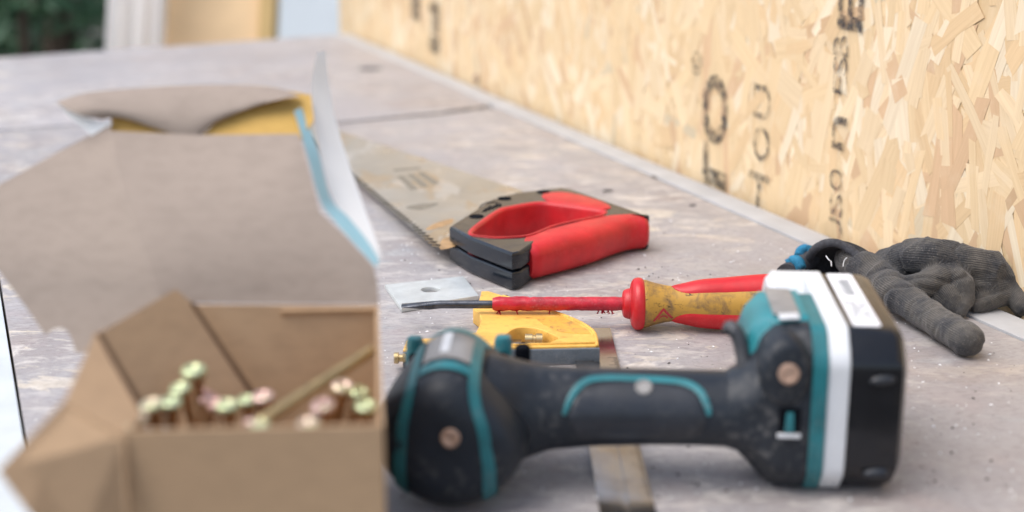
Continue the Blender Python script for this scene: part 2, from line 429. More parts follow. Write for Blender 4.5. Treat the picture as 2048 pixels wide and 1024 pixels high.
# worn screw holes in the top
for (px, py, r, rz) in ((740, 137, .016, .010), (1315, 352, .006, .004), (1385, 410, .003, .002), (1215, 381, .004, .003)):
    c_ = lie(px, py, .0006)
    b = MB(); pts = []
    for j in range(12):
        a = j*math.pi/6; k = 1+.35*noise.noise((px*.1+math.cos(a)*2, math.sin(a)*2, 3))
        pts.append(c_+Vector((math.cos(a)*r*k, math.sin(a)*rz*k*1.3, 0)))
    b.prism(pts, (0, 0, -.0012)); b.build('screw_hole', M['knot_dark'], bench)

# ------------------------------------------------------------------ OSB wall along the bench
WN = .638
WTOP = .39
wall = empty('osb_wall', T(WN, 1.2, 0), 0, 'low wall of oriented strand board with black stencil print behind the bench', 'board wall')
b = MB(); o0 = -T(WN, 1.2, 0)
pts = [T(WN-.0003, .1, -.85), T(WN+.018, .1, -.85), T(WN+.018, 2.44, -.85), T(WN-.0003, 2.44, -.85)]
b.prism([p+o0 for p in pts], (0, 0, .85+WTOP)); b.build('board_core', M['osb'], wall)
rnd = random.Random(5)
tones = [((.74, .55, .32), 34), ((.78, .61, .39), 28), ((.70, .49, .27), 16), ((.82, .71, .53), 12), ((.60, .38, .22), 10), ((.56, .48, .34), 3), ((.50, .31, .17), 1)]
pool = [t for t, k in tones for _ in range(k)]
me = bpy.data.meshes.new('wood_strands'); V, F, UV, TC = [], [], [], []
for i in range(7600):
    cd, cz = rnd.uniform(.1, 2.44), rnd.uniform(-.2, WTOP)
    if i > 4600: cd, cz = rnd.uniform(.25, 2.44), rnd.uniform(-.05, .28)
    L = rnd.uniform(.028, .098); Wd = rnd.choice((rnd.uniform(.006, .014), rnd.uniform(.010, .025)))
    a = rnd.gauss(.06, .45) if rnd.random() < .74 else rnd.uniform(-1.5, 1.5)
    ux, uz = math.sin(a), math.cos(a)
    dep = rnd.uniform(.0005, .0011); til = rnd.gauss(0, .002)
    prof = []
    n_ = rnd.choice((2, 3))
    for k in range(n_+1): prof.append((lerp(-L/2, L/2, k/n_)+rnd.uniform(-.004, .004), -Wd/2*rnd.uniform(.55, 1.15)))
    for k in range(n_+1): prof.append((lerp(L/2, -L/2, k/n_)+rnd.uniform(-.004, .004), Wd/2*rnd.uniform(.55, 1.15)))
    t = tuple(lerp(x, m_, .25) for x, m_ in zip(rnd.choice(pool), (.79, .63, .41))); kk = rnd.uniform(.94, 1.06); t = tuple(min(.85, x*kk) for x in t)
    base = len(V); n = len(prof); ok = True; top = []
    for (s, q) in prof:
        d_ = cd+s*ux+q*uz; z_ = min(cz+s*uz-q*ux, WTOP-.001); d_ = min(max(d_, .1), 2.44)
        top.append(T(WN-dep-s*til, d_, z_)+o0)
    bot = [p+TN*.00012 for p in top]
    V += [tuple(p) for p in top]+[tuple(p) for p in bot]
    off = rnd.uniform(0, 20)
    faces = [list(range(n))]+[[j, n+j, n+(j+1) % n, (j+1) % n] for j in range(n)]
    for f in faces:
        F.append([base+j for j in f])
        for j in f: UV.append((prof[j % n][0]+off, prof[j % n][1]+off)); TC.append((*t, 1))
me.from_pydata(V, [], F); me.update()
uvl = me.uv_layers.new(name='UVMap'); uvl.data.foreach_set('uv', [x for p in UV for x in p])
ca = me.color_attributes.new('tone', 'FLOAT_COLOR', 'CORNER'); ca.data.foreach_set('color', [x for p in TC for x in p])
tag(link('wood_strands', me, M['flake'], wall), kind='stuff')

def on_wall(px, py):
    r = ray(px, py); o = Vector((0, 0, CAM_H)); t = (WN-o.dot(TN))/r.dot(TN); p = o+r*t
    return p.dot(TD), p.z
def wall_text(s, x0, y0, x1, y1, bold=0.0, name='printed_letter'):
    """a letter of the stencil, turned a quarter, filling the given patch of the wall"""
    xm, ym = (x0+x1)/2, (y0+y1)/2
    dl, _ = on_wall(x0, ym); dr, _ = on_wall(x1, ym); _, zt = on_wall(xm, y0); _, zb = on_wall(xm, y1)
    me = text_mesh(s, .0, bold)
    xs = [v.co.x for v in me.vertices]; ys = [v.co.y for v in me.vertices]
    for v in me.vertices:
        a = (v.co.x-min(xs))/(max(xs)-min(xs)); c = (v.co.y-min(ys))/(max(ys)-min(ys))
        v.co = T(WN-.0026, lerp(dr, dl, c), lerp(zb, zt, a))+o0
    me.update(); link(name, me, M['print'], wall)
wall_text('O', 1409, 148, 1460, 289, .035)
wall_text('T', 1409, 286, 1457, 425, .03)
wall_text('®', 1387, 102, 1408, 150)
wall_text('U', 1513, 170, 1545, 238, .0); wall_text('O', 1511, 252, 1543, 322, .0); wall_text('H', 1500, 345, 1541, 430, .0)
wall_text('EI', 1682, -60, 1733, 62, .03)
wall_text('B', 1672, 70, 1702, 112, .0); wall_text('S', 1672, 112, 1700, 150, .0); wall_text('E', 1671, 150, 1699, 188, .0)
wall_text('n', 1669, 232, 1697, 300, .0)
wall_text('O', 1664, 338, 1690, 380, .0); wall_text('S', 1664, 386, 1690, 432, .0); wall_text('U', 1662, 436, 1688, 486, .0)
wall_text('i', 862, 2, 882, 32, .05); wall_text('i', 862, 70, 882, 108, .05); wall_text('l', 826, -10, 842, 40, .02); wall_text('l', 866, 34, 882, 66, .0)
c_ = Vector((0, 0, 0)); d_, z_ = on_wall(957, 156)
b = MB(); b.rings(lathe_rings([(0, .006), (.002, .0055)], T(WN-.0025, d_, z_)+o0, -TN, (0, 0, 1), 10)); b.build('nail_head', M['tan_screw'], wall)

# ------------------------------------------------------------------ beyond the bench
def back(px, Y): return (px-1024)/FPX*(Y*CP+.25*SP)
LEAN = .30
pl = empty('plywood_panel', (back(430, 3.0), 3.0, -.85), 0, 'pale plywood sheet with ochre batten standing behind the bench', 'plywood')
pl.rotation_euler = (-.52, 0, 0); pl.location.y -= .46
x0, x1, x2 = back(327, 3.0)-pl.location.x, back(514, 3.0)-pl.location.x, back(546, 3.0)-pl.location.x
b = MB(); b.box((x0, 0, 0), (x1, .03, 1.7)); b.build('sheet', M['ply'], pl, bevel=.002)
b = MB(); b.box((x1+.002, -.012, 0), (x2, .05, 1.72)); b.build('batten', M['ply_edge'], pl, bevel=.002)
b = MB(); xa, xb = back(203, 2.9), back(326, 2.9); rs = []
for i in range(60):
    t = i/59; x = lerp(xa, xb, t); y = 2.9+.018*math.sin(t*19)+.012*math.sin(t*43+1)+.03*math.sin(t*6)
    rs.append([(x, y-.36, -.8), (x, y+.5, 1.0), (x, y+.506, 1.0), (x, y-.354, -.8)])
b.rings(rs)
tag(b.build('plastic_sheet', M['sheet_white'], None, True), 'off-white plastic sheet hanging in folds beside the plywood panel', 'plastic sheet')
b = MB(); b.prism([(back(500, 4.1), 3.35, -.85), (back(770, 4.1), 3.35, -.85), (back(770, 4.1), 5.3, 1.5), (back(500, 4.1), 5.3, 1.5)], (0, .06, -.05))
tag(b.build('white_panel', M['white_wall']), 'pale blue-white panel leaning back between plywood panel and strand board', 'panel')
rnd = random.Random(11)
def shrub(cx, cy, zr, rx, label, nl=1600, pale=.3):
    s = empty('garden_shrub', (cx, cy, -.85), 0, label, 'shrub')
    for mat, nm, share in ((M['leaf'], 'foliage', 1-pale), (M['leaf_pale'], 'young_foliage', pale)):
        b = MB()
        for i in range(int(nl*share)):
            p = Vector((rnd.gauss(0, rx*.5), rnd.gauss(0, rx*.4), rnd.uniform(.1, zr)))
            if noise.noise(p*3+Vector((cx*7, 0, 0))) < -.12: continue
            u = Vector((rnd.uniform(-1, 1), rnd.uniform(-1, 1), rnd.uniform(-1, .5))).normalized()
            v = u.cross(Vector((rnd.uniform(-1, 1), rnd.uniform(-1, 1), rnd.uniform(-1, 1)))).normalized()
            L = rnd.uniform(.03, .06); k = L*.32; up = u.cross(v)*L*.12
            b.add([p-u*L, p-v*k+up, p+u*L, p+v*k+up], [(0, 1, 2), (0, 2, 3)])
        tag(b.build(nm, mat, s), kind='stuff')
    b = MB()
    for k in range(5):
        path = [Vector((rnd.uniform(-.05, .05), rnd.uniform(-.05, .05), 0)), Vector((rnd.gauss(0, rx*.25), rnd.gauss(0, rx*.2), zr*.5)), Vector((rnd.gauss(0, rx*.5), rnd.gauss(0, rx*.4), zr*.92))]
        b.rings(tube_rings(crom(path, 4), [.022-.0018*i for i in range(9)], 6))
    b.build('stems', M['bark'], s, True)
shrub(back(30, 4.1), 4.1, 1.75, .42, 'dark green shrub at the far left edge beyond the bench', 2200, .18)
shrub(back(150, 4.7), 4.7, 1.75, .5, 'paler green shrub nearest the white plastic sheet', 2600, .4)
shrub(back(90, 5.8), 5.8, 2.0, .8, 'deep green bush behind the two nearer shrubs', 4200, .1)
shrub(back(-250, 5.5), 5.5, 2.0, .8, 'wide green bush beyond the left edge of the bench', 3000, .2)
shrub(back(330, 6.3), 6.3, 2.0, .7, 'dark bush mostly hidden behind the plywood panel', 3000, .1)

# ------------------------------------------------------------------ hand saw
ZB, ZT = .0008, .0272
saw = empty('hand_saw', lie(1090, 470, 0) - Vector((0, 0, 0)), 0, 'hand saw with red and black handle and tarnished blade lying flat', 'hand saw')
so_ = Vector(saw.location); so_.z = 0
def sp(px, py, z=ZT): p = lie(px, py, z)-so_; return p
outer_px = [(899, 452), (980, 399), (1031, 385), (1122, 374), (1142, 377), (1278, 424), (1292, 430)]
def gy(px, Y): return Vector(((px-1024)/FPX*(CP*Y+SP*(CAM_H-.0135)), Y, 0))-so_
outer = [sp(*p) for p in outer_px]+[gy(1298, 1.0455), gy(1297, 1.0425), gy(1290, 1.0415), gy(1252, 1.0425), gy(1210, 1.031), gy(1150, 1.006), gy(1092, .984)]+[sp(*p) for p in [(1043, 503), (1024, 507), (1012, 503), (939, 475)]]
hole_px = [(947, 464), (1000, 424), (1030, 415), (1082, 407), (1130, 412), (1180, 419), (1204, 424), (1196, 432), (1150, 441), (1101, 453), (1056, 470), (1015, 474), (972, 473)]
hole = crom([sp(*p) for p in hole_px], 5, True)
def grow(lp, k, kf=None):                                     # push a loop outwards
    n = len(lp); out = []
    ar = sum(lp[i].x*lp[(i+1) % n].y-lp[(i+1) % n].x*lp[i].y for i in range(n)); sg = 1 if ar > 0 else -1
    for i in range(n):
        t = lp[(i+1) % n]-lp[i-1]; nn = Vector((t.y, -t.x, 0)).normalized()*sg; out.append(lp[i]+nn*(k if kf is None else lerp(kf, k, max(0, min(1, nn.y*1.2+.35)))))
    return out
hole_big = grow(hole, .0028, .0012)
ZM = (ZB+ZT)/2
link('handle_half', curve_solid([outer, hole_big], ZB, ZM-.0006, .0016), M['saw_dark'], saw, True, 35, True)
link('handle_half', curve_solid([outer, hole_big], ZM+.0006, ZT, .0022), M['saw_dark'], saw, True, 35, True)
# red lining of the hand hole, proud of the black plastic
link('grip_lining', curve_solid([grow(hole, .0060, .0034), hole], ZB+.0008, ZT+.0008, .0026, 5), M['red'], saw, True, 50)
pad = [sp(*p) for p in [(1087, 391), (1118, 384), (1150, 387), (1196, 400), (1218, 411), (1218, 422), (1196, 430), (1150, 424), (1105, 414), (1090, 404)]]
link('grip_pad', curve_solid([crom(pad, 4, True), ], ZT-.003, ZT+.0007, .0007, 2), M['red'], saw, True, 50) if False else None
pad = crom([sp(*p) for p in [(1084, 391), (1118, 385), (1160, 391), (1206, 405), (1222, 416), (1205, 419), (1180, 416), (1130, 408), (1100, 405)]], 4, True)
link('grip_pad', curve_solid([pad], ZT-.003, ZT+.0008, .0007, 2), M['red'], saw, True, 50)
# red main grip: a loft of rounded sections following the rear bow
gpath = [Vector((p.x, p.y, ZM)) for p in crom([gy(1037, .962), gy(1088, .981), gy(1150, 1.0055), gy(1210, 1.032), gy(1252, 1.043), gy(1287, 1.0475)], 8)]
rw = [(0, .0150), (.04, .0165), (.15, .0172), (.4, .0192), (.6, .0176), (.75, .0142), (.88, .0140), (.97, .0150), (1, .0135)]
rh = [(0, .0128), (.3, .0138), (.6, .0132), (.9, .0130), (1, .0118)]
rs = []; n = len(gpath)
def seg_ring(p, d, a, bh, N=28, ex=3.2):
    side = d.cross(Vector((0, 0, 1))).normalized(); out = []
    for j in range(N):
        t = 2*math.pi*j/N; c, s_ = math.cos(t), math.sin(t)
        out.append(p+side*(a*math.copysign(abs(c)**(2/ex), c))+Vector((0, 0, bh*math.copysign(abs(s_)**(2/ex), s_))))
    return out
for i, p in enumerate(gpath):
    t = i/(n-1); d = (gpath[min(i+1, n-1)]-gpath[max(i-1, 0)]).normalized()
    k = 1.0 if .03 < t < .97 else .9
    rs.append(seg_ring(Vector((p.x, p.y, ZM+.0002)), d, interp(rw, t)*k, interp(rh, t)*k))
b = MB(); b.rings(rs); b.build('main_grip', M['red'], saw, True, 60)
# pinch collar between black nose and grip
# rivet holes
for (px, py) in ((953, 433), (1009, 397), (1087, 384)):
    c_ = sp(px, py, ZT); b = MB()
    b.rings(lathe_rings([(-.002, .0054), (.0005, .0054), (.00055, .0048), (.0001, .0044)], c_, (0, 0, 1), (0, 1, 0), 20)); b.build('rivet', M['hole'], saw, True, 40)
# moulded emblem: an arc over a slanted scribble
b = MB(); em = crom([sp(958, 416, ZT+.0003), sp(966, 408, ZT+.0003), sp(980, 404, ZT+.0003), sp(1000, 404, ZT+.0003)], 6)
b.rings(tube_rings(em, [.0002+.0007*math.sin(math.pi*i/(len(em)-1)) for i in range(len(em))], 6, .3))
for k in range(5):
    x = 967+k*7; y = 421-k*2.2
    b.rings(tube_rings(crom([sp(x, y, ZT+.0003), sp(x+7, y-5-(k % 2)*3, ZT+.0003), sp(x+5, y+1, ZT+.0003)], 3), .0006, 5, .3))
b.rings(tube_rings([sp(964, 423, ZT+.0003), sp(1000, 410, ZT+.0003)], .0005, 5, .3))
b.build('moulded_emblem', M['hole'], saw)
# blade with teeth
t0, t1 = sp(884, 497, .0125), sp(691, 337, .0075)
tdir = (t1-t0).normalized(); BL = .50
k0, k1 = sp(1046, 384, .0125), sp(690, 262, .008)
t_end = t0+tdir*BL
bdir = (k1-k0).normalized(); k_end = k0+bdir*(BL*.93)
perp = Vector((tdir.y, -tdir.x, 0));
if perp.dot(k0-t0) > 0: perp = -perp
edge = []; nt_ = 50
for i in range(nt_):
    p = t0+tdir*(.004+(BL-.008)*i/nt_); step = (BL-.008)/nt_
    edge += [p, p+tdir*step*.5+perp*.0052]
bn = (t_end-t0).cross(k0-t0).normalized()
def on_blade(px, py):
    z = .011
    for _ in range(5):
        p = sp(px, py, z); z = t0.z-(bn.x*(p.x-t0.x)+bn.y*(p.y-t0.y))/bn.z+.00092
    return sp(px, py, z)
k_end.z = t0.z-(bn.x*(k_end.x-t0.x)+bn.y*(k_end.y-t0.y))/bn.z
plate = [t0]+edge+[t_end, k_end, k0, sp(990, 430, .0125)]
b = MB(); b.prism(plate, (0, 0, .0009)); b.build('blade', M['blade'], saw)
b = MB()
for i in range(nt_):                                  # dark flank on every tooth, painted for the shadow in the gaps
    step = (BL-.008)/nt_; p = t0+tdir*(.004+step*i)+Vector((0, 0, .00092))
    b.prism([p+perp*.0004, p+tdir*step*.5+perp*.0051, p+tdir*step*.62+perp*.0020, p+tdir*step*.40-perp*.0016], (0, 0, .00015))
tag(b.build('tooth_shade', M['hole'], saw), kind='stuff')
# rust blooms and worn etching on the blade (flat marks)
def mark(pts, z, name, mat, par, k=4, th=.00006):
    b = MB(); b.prism(crom([on_blade(px, py) for px, py in pts], k, True), (0, 0, th)); b.build(name, mat, par)
mark([(879, 497), (884, 480), (900, 474), (925, 479), (915, 490), (893, 498)], .01355, 'rust_patch', M['rust'], saw)
mark([(852, 458), (872, 446), (905, 437), (902, 447), (880, 455), (862, 460)], .0134, 'rust_patch', M['rust'], saw)
mark([(812, 414), (840, 408), (876, 406), (868, 412), (845, 419), (822, 418)], .0128, 'rust_patch', M['etch'], saw)
zf = .0118
for q in ([(785, 339), (838, 334), (842, 338), (790, 343)], [(793, 352), (806, 350), (836, 377), (822, 381)], [(813, 349), (826, 347), (858, 372), (844, 375)], [(833, 346), (846, 344), (880, 366), (866, 369)]):
    b = MB(); b.prism([on_blade(px, py) for px, py in q], (0, 0, .00005)); b.build('etched_mark', M['etch'], saw)

# ------------------------------------------------------------------ square plate washer
wsh = [lie(770, 570, .003), lie(927, 553, .003), lie(958, 592, .003), lie(803, 617, .003)]
wc = sum(wsh, Vector())/4
hc = lie(861, 580, .003)
ring_h = [hc+Vector((math.cos(a), math.sin(a), 0))*.0064 for a in [2*math.pi*j/28 for j in range(28)]]
wme = curve_solid([[p-wc for p in wsh], [p-wc for p in ring_h]], .0002, .0034, .0004, 1)
o = link('plate_washer', wme, M['zinc'], None, True, 30, True); o.location = (wc.x, wc.y, 0)
tag(o, 'square zinc-plated washer plate with round hole beside the saw', 'washer')

# ------------------------------------------------------------------ screwdriver
SY, SZ = .8544, .0166
sd = empty('screwdriver', (.0772, SY, 0), 0, 'insulated screwdriver with red shaft and grimy yellow and red handle', 'screwdriver')
def sx(px): return (px-1024)/FPX*.8957-.0772
AX, UP = (1, 0, 0), (0, 0, 1); O3 = Vector((0, 0, SZ))
b = MB(); rs = []
for px, a, h in ((803, .0042, .0007), (812, .0044, .0010), (835, .0040, .0019), (858, .0030, .0027), (880, .0026, .0026), (1000, .0026, .0026)):
    r_ = []
    for j in range(16):
        t = 2*math.pi*j/16; r_.append(Vector((sx(px), -a*math.cos(t)*.9, SZ-.0012*(1 if px < 860 else .4)+h*math.sin(t))))
    rs.append(r_)
b.rings(rs); b.build('blade_shaft', M['iron'], sd, True, 40)
prof = []; rr = random.Random(3)
for i in range(40):
    px = lerp(985, 1252, i/39); prof.append((sx(px), .0043*(1+rr.uniform(-.03, .05))*(.86 if i == 0 else 1)))
b = MB(); rsx = lathe_rings(prof, O3, AX, UP, 20)
for r_ in rsx[1:12]:
    for q in r_:
        q += (q-Vector((q.x, 0, SZ)))*rr.uniform(-.10, .12)
b.rings(rsx); b.build('insulated_shaft', M['red_shaft'], sd, True, 50)
b = MB()
for k in range(14):
    px = rr.choice((rr.uniform(1130, 1245), rr.uniform(1180, 1245), rr.uniform(985, 1100)))
    p = Vector((sx(px), -.0015, SZ-.0040)); q = p+Vector((rr.uniform(-.0015, .0015), -.0006, -.0012-rr.random()*.0014)); r2 = q+Vector((rr.uniform(-.001, .001), -.0003, rr.uniform(-.0004, .0006)))
    b.rings(tube_rings([p, q, r2], [.0005, .0004, .0002], 5))
tag(b.build('plastic_burrs', M['red_shaft'], sd, True), kind='stuff')
b = MB(); b.rings(lathe_rings(smooth_prof([(sx(1244), .0046), (sx(1247), .0082), (sx(1256), .0096), (sx(1260), .0100), (sx(1263), .0135), (sx(1268), .0158), (sx(1276), .0166), (sx(1283), .0162), (sx(1287), .0150)]), O3, AX, UP, 40)); b.build('collar', M['red'], sd, True, 60)
hp = smooth_prof([(sx(1286), .0151), (sx(1292), .0150), (sx(1310), .0132), (sx(1340), .0113), (sx(1365), .0117), (sx(1400), .0133), (sx(1450), .0140), (sx(1490), .0150), (sx(1540), .0162), (sx(1590), .0160), (sx(1625), .0145), (sx(1650), .0120), (sx(1656), .0060)], 4)
b = MB(); b.rings(lathe_rings(hp, O3, AX, UP, 48)); b.build('handle_core', M['ochre'], sd, True, 60)
def hsurf(x, phi, lift=0.0):                          # phi from the -Y side upwards
    r = interp(hp, x)+lift; a = R(phi); return Vector((x, -r*math.cos(a), SZ+r*math.sin(a)))
def insert(p0, p1, lift=.0010, xs=(1342, 1640)):
    rs = []
    for i in range(46):
        px = lerp(xs[0], xs[1], i/45); e = min(1, (px-xs[0])/45); e = math.sqrt(max(0, 1-(1-e)**2)); e2 = min(1, (xs[1]-px)/30); e *= math.sqrt(max(0, 1-(1-e2)**2))
        m_, hw = (p0+p1)/2, (p1-p0)/2*max(e, .03)
        extra = .0022*max(0, math.sin((px-1342)/(1640-1342)*math.pi))
        row = [hsurf(sx(px), lerp(m_-hw, m_+hw, j/16), lift*math.sin(math.pi*j/16)**.35*(.3+.7*e)+extra*math.sin(math.pi*j/16)**1.2) for j in range(17)]
        row += [hsurf(sx(px), m_+hw*.9, -.001), hsurf(sx(px), m_-hw*.9, -.001)]
        rs.append(row)
    b = MB(); b.rings(rs); b.build('grip_insert', M['red'], sd, True, 60)
insert(48, 132); insert(-92, -12); insert(168, 236)
def sline(pts, wd, name, mat, par):
    b = MB(); P = [Vector((x, f, 0)) for x, f in pts]; L = []; Rr = []
    for i, p in enumerate(P):
        d = P[min(i+1, len(P)-1)]-P[max(i-1, 0)]
        dd = Vector((d.x, R(d.y)*.0118, 0)).normalized(); nn = Vector((-dd.y, dd.x, 0))*wd/2
        for lst, s_ in ((L, 1), (Rr, -1)):
            lst.append(hsurf(p.x+s_*nn.x, p.y+math.degrees(s_*nn.y/.0118), .0003))
    b.rings([[a, c] for a, c in zip(L, Rr)], False, False, closed=False); b.build(name, mat, par)
def dens(pts, k=6): return [(lerp(a[0], c[0], t/k), lerp(a[1], c[1], t/k)) for a, c in zip(pts, pts[1:]) for t in range(k)]+[pts[-1]]
cx = sx(1323)
sline(dens([(cx-.0058, -34), (cx, 2), (cx+.0062, -34)]), .0015, 'printed_triangle', M['red_shaft'], sd)
sline([(cx+.0028*math.cos(R(a)), -32+12*math.sin(R(a))) for a in range(0, 181, 20)], .0009, 'printed_arc', M['red_shaft'], sd)

# ------------------------------------------------------------------ combination square
HZ = .0102
cs = empty('combination_square', lie(1060, 680, 0), 0, 'yellow-headed combination square, its steel rule running under the impact driver', 'square tool')
co_ = Vector(cs.location); co_.z = 0
def cp(px, py, z=HZ): return lie(px, py, z)-co_
head = [cp(*p) for p in [(806, 700), (812, 680), (900, 672), (952, 664), (958, 652), (963, 640), (958, 626), (946, 617), (958, 600), (963, 582), (978, 582), (1010, 592), (1131, 630), (1188, 660), (1198, 691)]]
op = [cp(*p) for p in [(1003, 688), (1010, 671), (1025, 659), (1045, 654), (1075, 657), (1104, 668), (1118, 676), (1090, 689)]]
op = op[:1]+crom(op[1:-1], 4)+op[-1:]
link('head_casting', curve_solid([head, op], .0002, HZ, .0007, 2), M['yellow'], cs, True, 40, True)
pk = [cp(*p, HZ) for p in [(1070, 636), (1126, 634), (1176, 660), (1182, 668), (1150, 667), (1118, 664), (1085, 648)]]
b = MB(); b.prism(pk, (0, 0, .0002)); b.build('stained_pocket', M['pocket'], cs)
rim = [cp(1198, 691), cp(1188, 660), cp(1131, 630), cp(1010, 592)]
rs = tube_rings(crom([p+Vector((-.0012, -.0006, .0)) for p in rim], 4), .0011, 8)
b = MB(); b.rings(rs); b.build('raised_rim', M['yellow'], cs, True)
rs = tube_rings([cp(1196, 688)+Vector((0, .0012, 0)), cp(1003, 692)+Vector((0, .0012, 0)), cp(808, 697)+Vector((0, .0012, 0))], .0010, 8)
b = MB(); b.rings(rs); b.build('raised_rim', M['yellow'], cs, True)
f0, f1 = cp(1199, 692), cp(806, 701)
b = MB(); b.prism([Vector((f0.x, f0.y-.0006, .0002)), Vector((f1.x, f1.y-.0006, .0002)), Vector((f1.x, f1.y-.003, .0002)), Vector((f0.x, f0.y-.003, .0002))], (0, 0, HZ-.0008)); b.build('machined_base', M['grey_paint'], cs, bevel=.0003)
b = MB(); pa = cp(1050, 679, .006); b.rings(lathe_rings([(0, .0035), (.0045, .0035), (.005, .0028), (.0062, .0028), (.0067, .0037), (.0105, .0037)], pa, (1, 0, 0), (0, 0, 1), 18)); b.build('clamp_bolt', M['brass'], cs, True, 40)
b = MB(); b.box((pa.x-.012, pa.y-.004, .0015), (pa.x-.002, pa.y+.005, .0045)); b.build('rule_clamp', M['steel'], cs, bevel=.0004)
pk_ = cp(812, 716, .007); b = MB(); b.rings(lathe_rings([(0, .0022), (.0015, .0028), (.002, .0023), (.004, .0023), (.0044, .0034), (.0068, .0034)], pk_, (-1, 0, 0), (0, 0, 1), 18)); b.build('scriber_knob', M['brass'], cs, True, 40)
ra, rb_ = lie(1131, 700, 0)-co_, lie(1244, 700, 0)-co_
rc, rd = lie(1197, 1024, 0)-co_, lie(1310, 1024, 0)-co_
ax = ((rc+rd)/2-(ra+rb_)/2).normalized(); sd_ = Vector((-ax.y, ax.x, 0)); mid0 = (ra+rb_)/2; hw = .0127
def rr_(t, s, z): return mid0+ax*t+sd_*s+Vector((0, 0, z))
b = MB()
for (sa, sb) in ((-hw, -.0016), (.0016, hw)):
    b.prism([rr_(-.035, sa, .0003), rr_(.24, sa, .0003), rr_(.24, sb, .0003), rr_(-.035, sb, .0003)], (0, 0, .0021))
b.prism([rr_(-.035, -.0016, .0003), rr_(.24, -.0016, .0003), rr_(.24, .0016, .0003), rr_(-.035, .0016, .0003)], (0, 0, .0013))
b.build('steel_rule', M['steel'], cs)
b = MB()
for i in range(120):
    t = .02+i*.0015875; L = .006 if i % 8 == 0 else (.004 if i % 4 == 0 else .0025)
    b.prism([rr_(t, hw-L, .00245), rr_(t+.00022, hw-L, .00245), rr_(t+.00022, hw-.0002, .00245), rr_(t, hw-.0002, .00245)], (0, 0, .00004))
tag(b.build('graduation_line', M['ink'], cs), kind='stuff')

# ------------------------------------------------------------------ impact driver (lying on its side)
dr = empty('impact_driver', (-.0008, .615, 0), R(-3.6), 'teal and black cordless impact driver lying on its side with battery fitted', 'impact driver')
dr.scale = (1, 1, 1.035)
def rrect(u, v0, v1, w0, w1, c, k=4):                 # section with chamfered, softly rounded corners
    q = [(v0+c, w0), (v1-c, w0), (v1, w0+c), (v1, w1-c), (v1-c, w1), (v0+c, w1), (v0, w1-c), (v0, w0+c)]
    out = []; n = len(q)
    for i in range(n):
        a, p, d = Vector(q[i-1]), Vector(q[i]), Vector(q[(i+1) % n])
        r = min(.4*c, (a-p).length*.4, (d-p).length*.4)
        e0, e1 = p+(a-p).normalized()*r, p+(d-p).normalized()*r
        for t in range(k+1):
            s = t/k; z = e0.lerp(p, s).lerp(p.lerp(e1, s), s); out.append(Vector((u, z.x, z.y)))
    return out
def ell(u, v, w, a, h, n=40):
    return [Vector((u, v+a*math.cos(2*math.pi*j/n+math.pi*1.25), w+h*math.sin(2*math.pi*j/n+math.pi*1.25))) for j in range(n)]
# battery
b = MB(); V1 = .117
b.rings([rrect(.1545, .0005, V1-.001, .0008, .0772, .012), rrect(.174, .0005, V1-.001, .0008, .0772, .012), rrect(.1785, .0022, V1-.003, .0025, .0755, .0115), rrect(.1808, .006, V1-.007, .0065, .0715, .010)])
b.build('battery_case', M['battery_black'], dr, True, 28)
b = MB(); b.rings([rrect(.1446, -.0004, V1, .0002, .0780, .0122), rrect(.1452, -.0008, V1, 0, .0784, .0122), rrect(.1537, -.0008, V1, 0, .0784, .0122), rrect(.1543, -.0002, V1, .0004, .0778, .0122)])
b.build('battery_cover', M['white_plastic'], dr, True, 28)
b = MB(); b.rings([rrect(.1265, .080, V1-.002, .004, .0738, .009), rrect(.130, .0785, V1, .001, .0780, .011), rrect(.1444, .0785, V1, .001, .0780, .011)]); b.build('battery_slide', M['white_plastic'], dr, True, 28)
# sticker on the battery's upper side, with rows of unreadable small print
b = MB(); zt = .0772
q = [(.1582, .016), (.1690, .016), (.1700, .017), (.1700, .100), (.1690, .101), (.1582, .101), (.1572, .100), (.1572, .017)]
b.prism([(x, y, zt) for x, y in q], (0, 0, .0003)); st = b.build('sticker', M['sticker'], dr)
b = MB(); rnd = random.Random(8)
def dash(u0, v0, u1, v1): b.prism([(u0, v0, zt+.0003), (u1, v0, zt+.0003), (u1, v1, zt+.0003), (u0, v1, zt+.0003)], (0, 0, .00006))
v = .064
while v < .090:
    k = rnd.uniform(.0012, .0022); dash(.1618, v, .1664, v+k*.9); dash(.1604, v+.0003, .1612, v+k); v += k+.0008
v = .026
while v < .054:
    k = rnd.uniform(.0008, .002)
    for u in (.1590, .1615, .1640, .1665):
        if rnd.random() < .7: dash(u, v, u+.0016, v+k)
    v += k+.001
tag(b.build('label_print', M['grey_paint'], st), kind='stuff')
for w_ in (.0135, .0575):                             # finger ridges near the battery's end
    b = MB(); b.rings([[Vector((.1655+du, -.0010+dv, w_+dw)) for du, dv, dw in ((-a_, 0, -h_), (a_, 0, -h_+.0012), (a_, 0, h_+.0012), (-a_, 0, h_))] if False else
                       [Vector((.169+a_*math.cos(t), y_, w_+h_*math.sin(t)+.10*a_*math.cos(t))) for t in [2*math.pi*j/16 for j in range(16)]]
                      for y_, a_, h_ in ((.0008, .0060, .0024), (-.0008, .0056, .0020), (-.0014, .0040, .0010))])
    b.build('battery_ridge', M['black_plastic'], dr, True, 50)
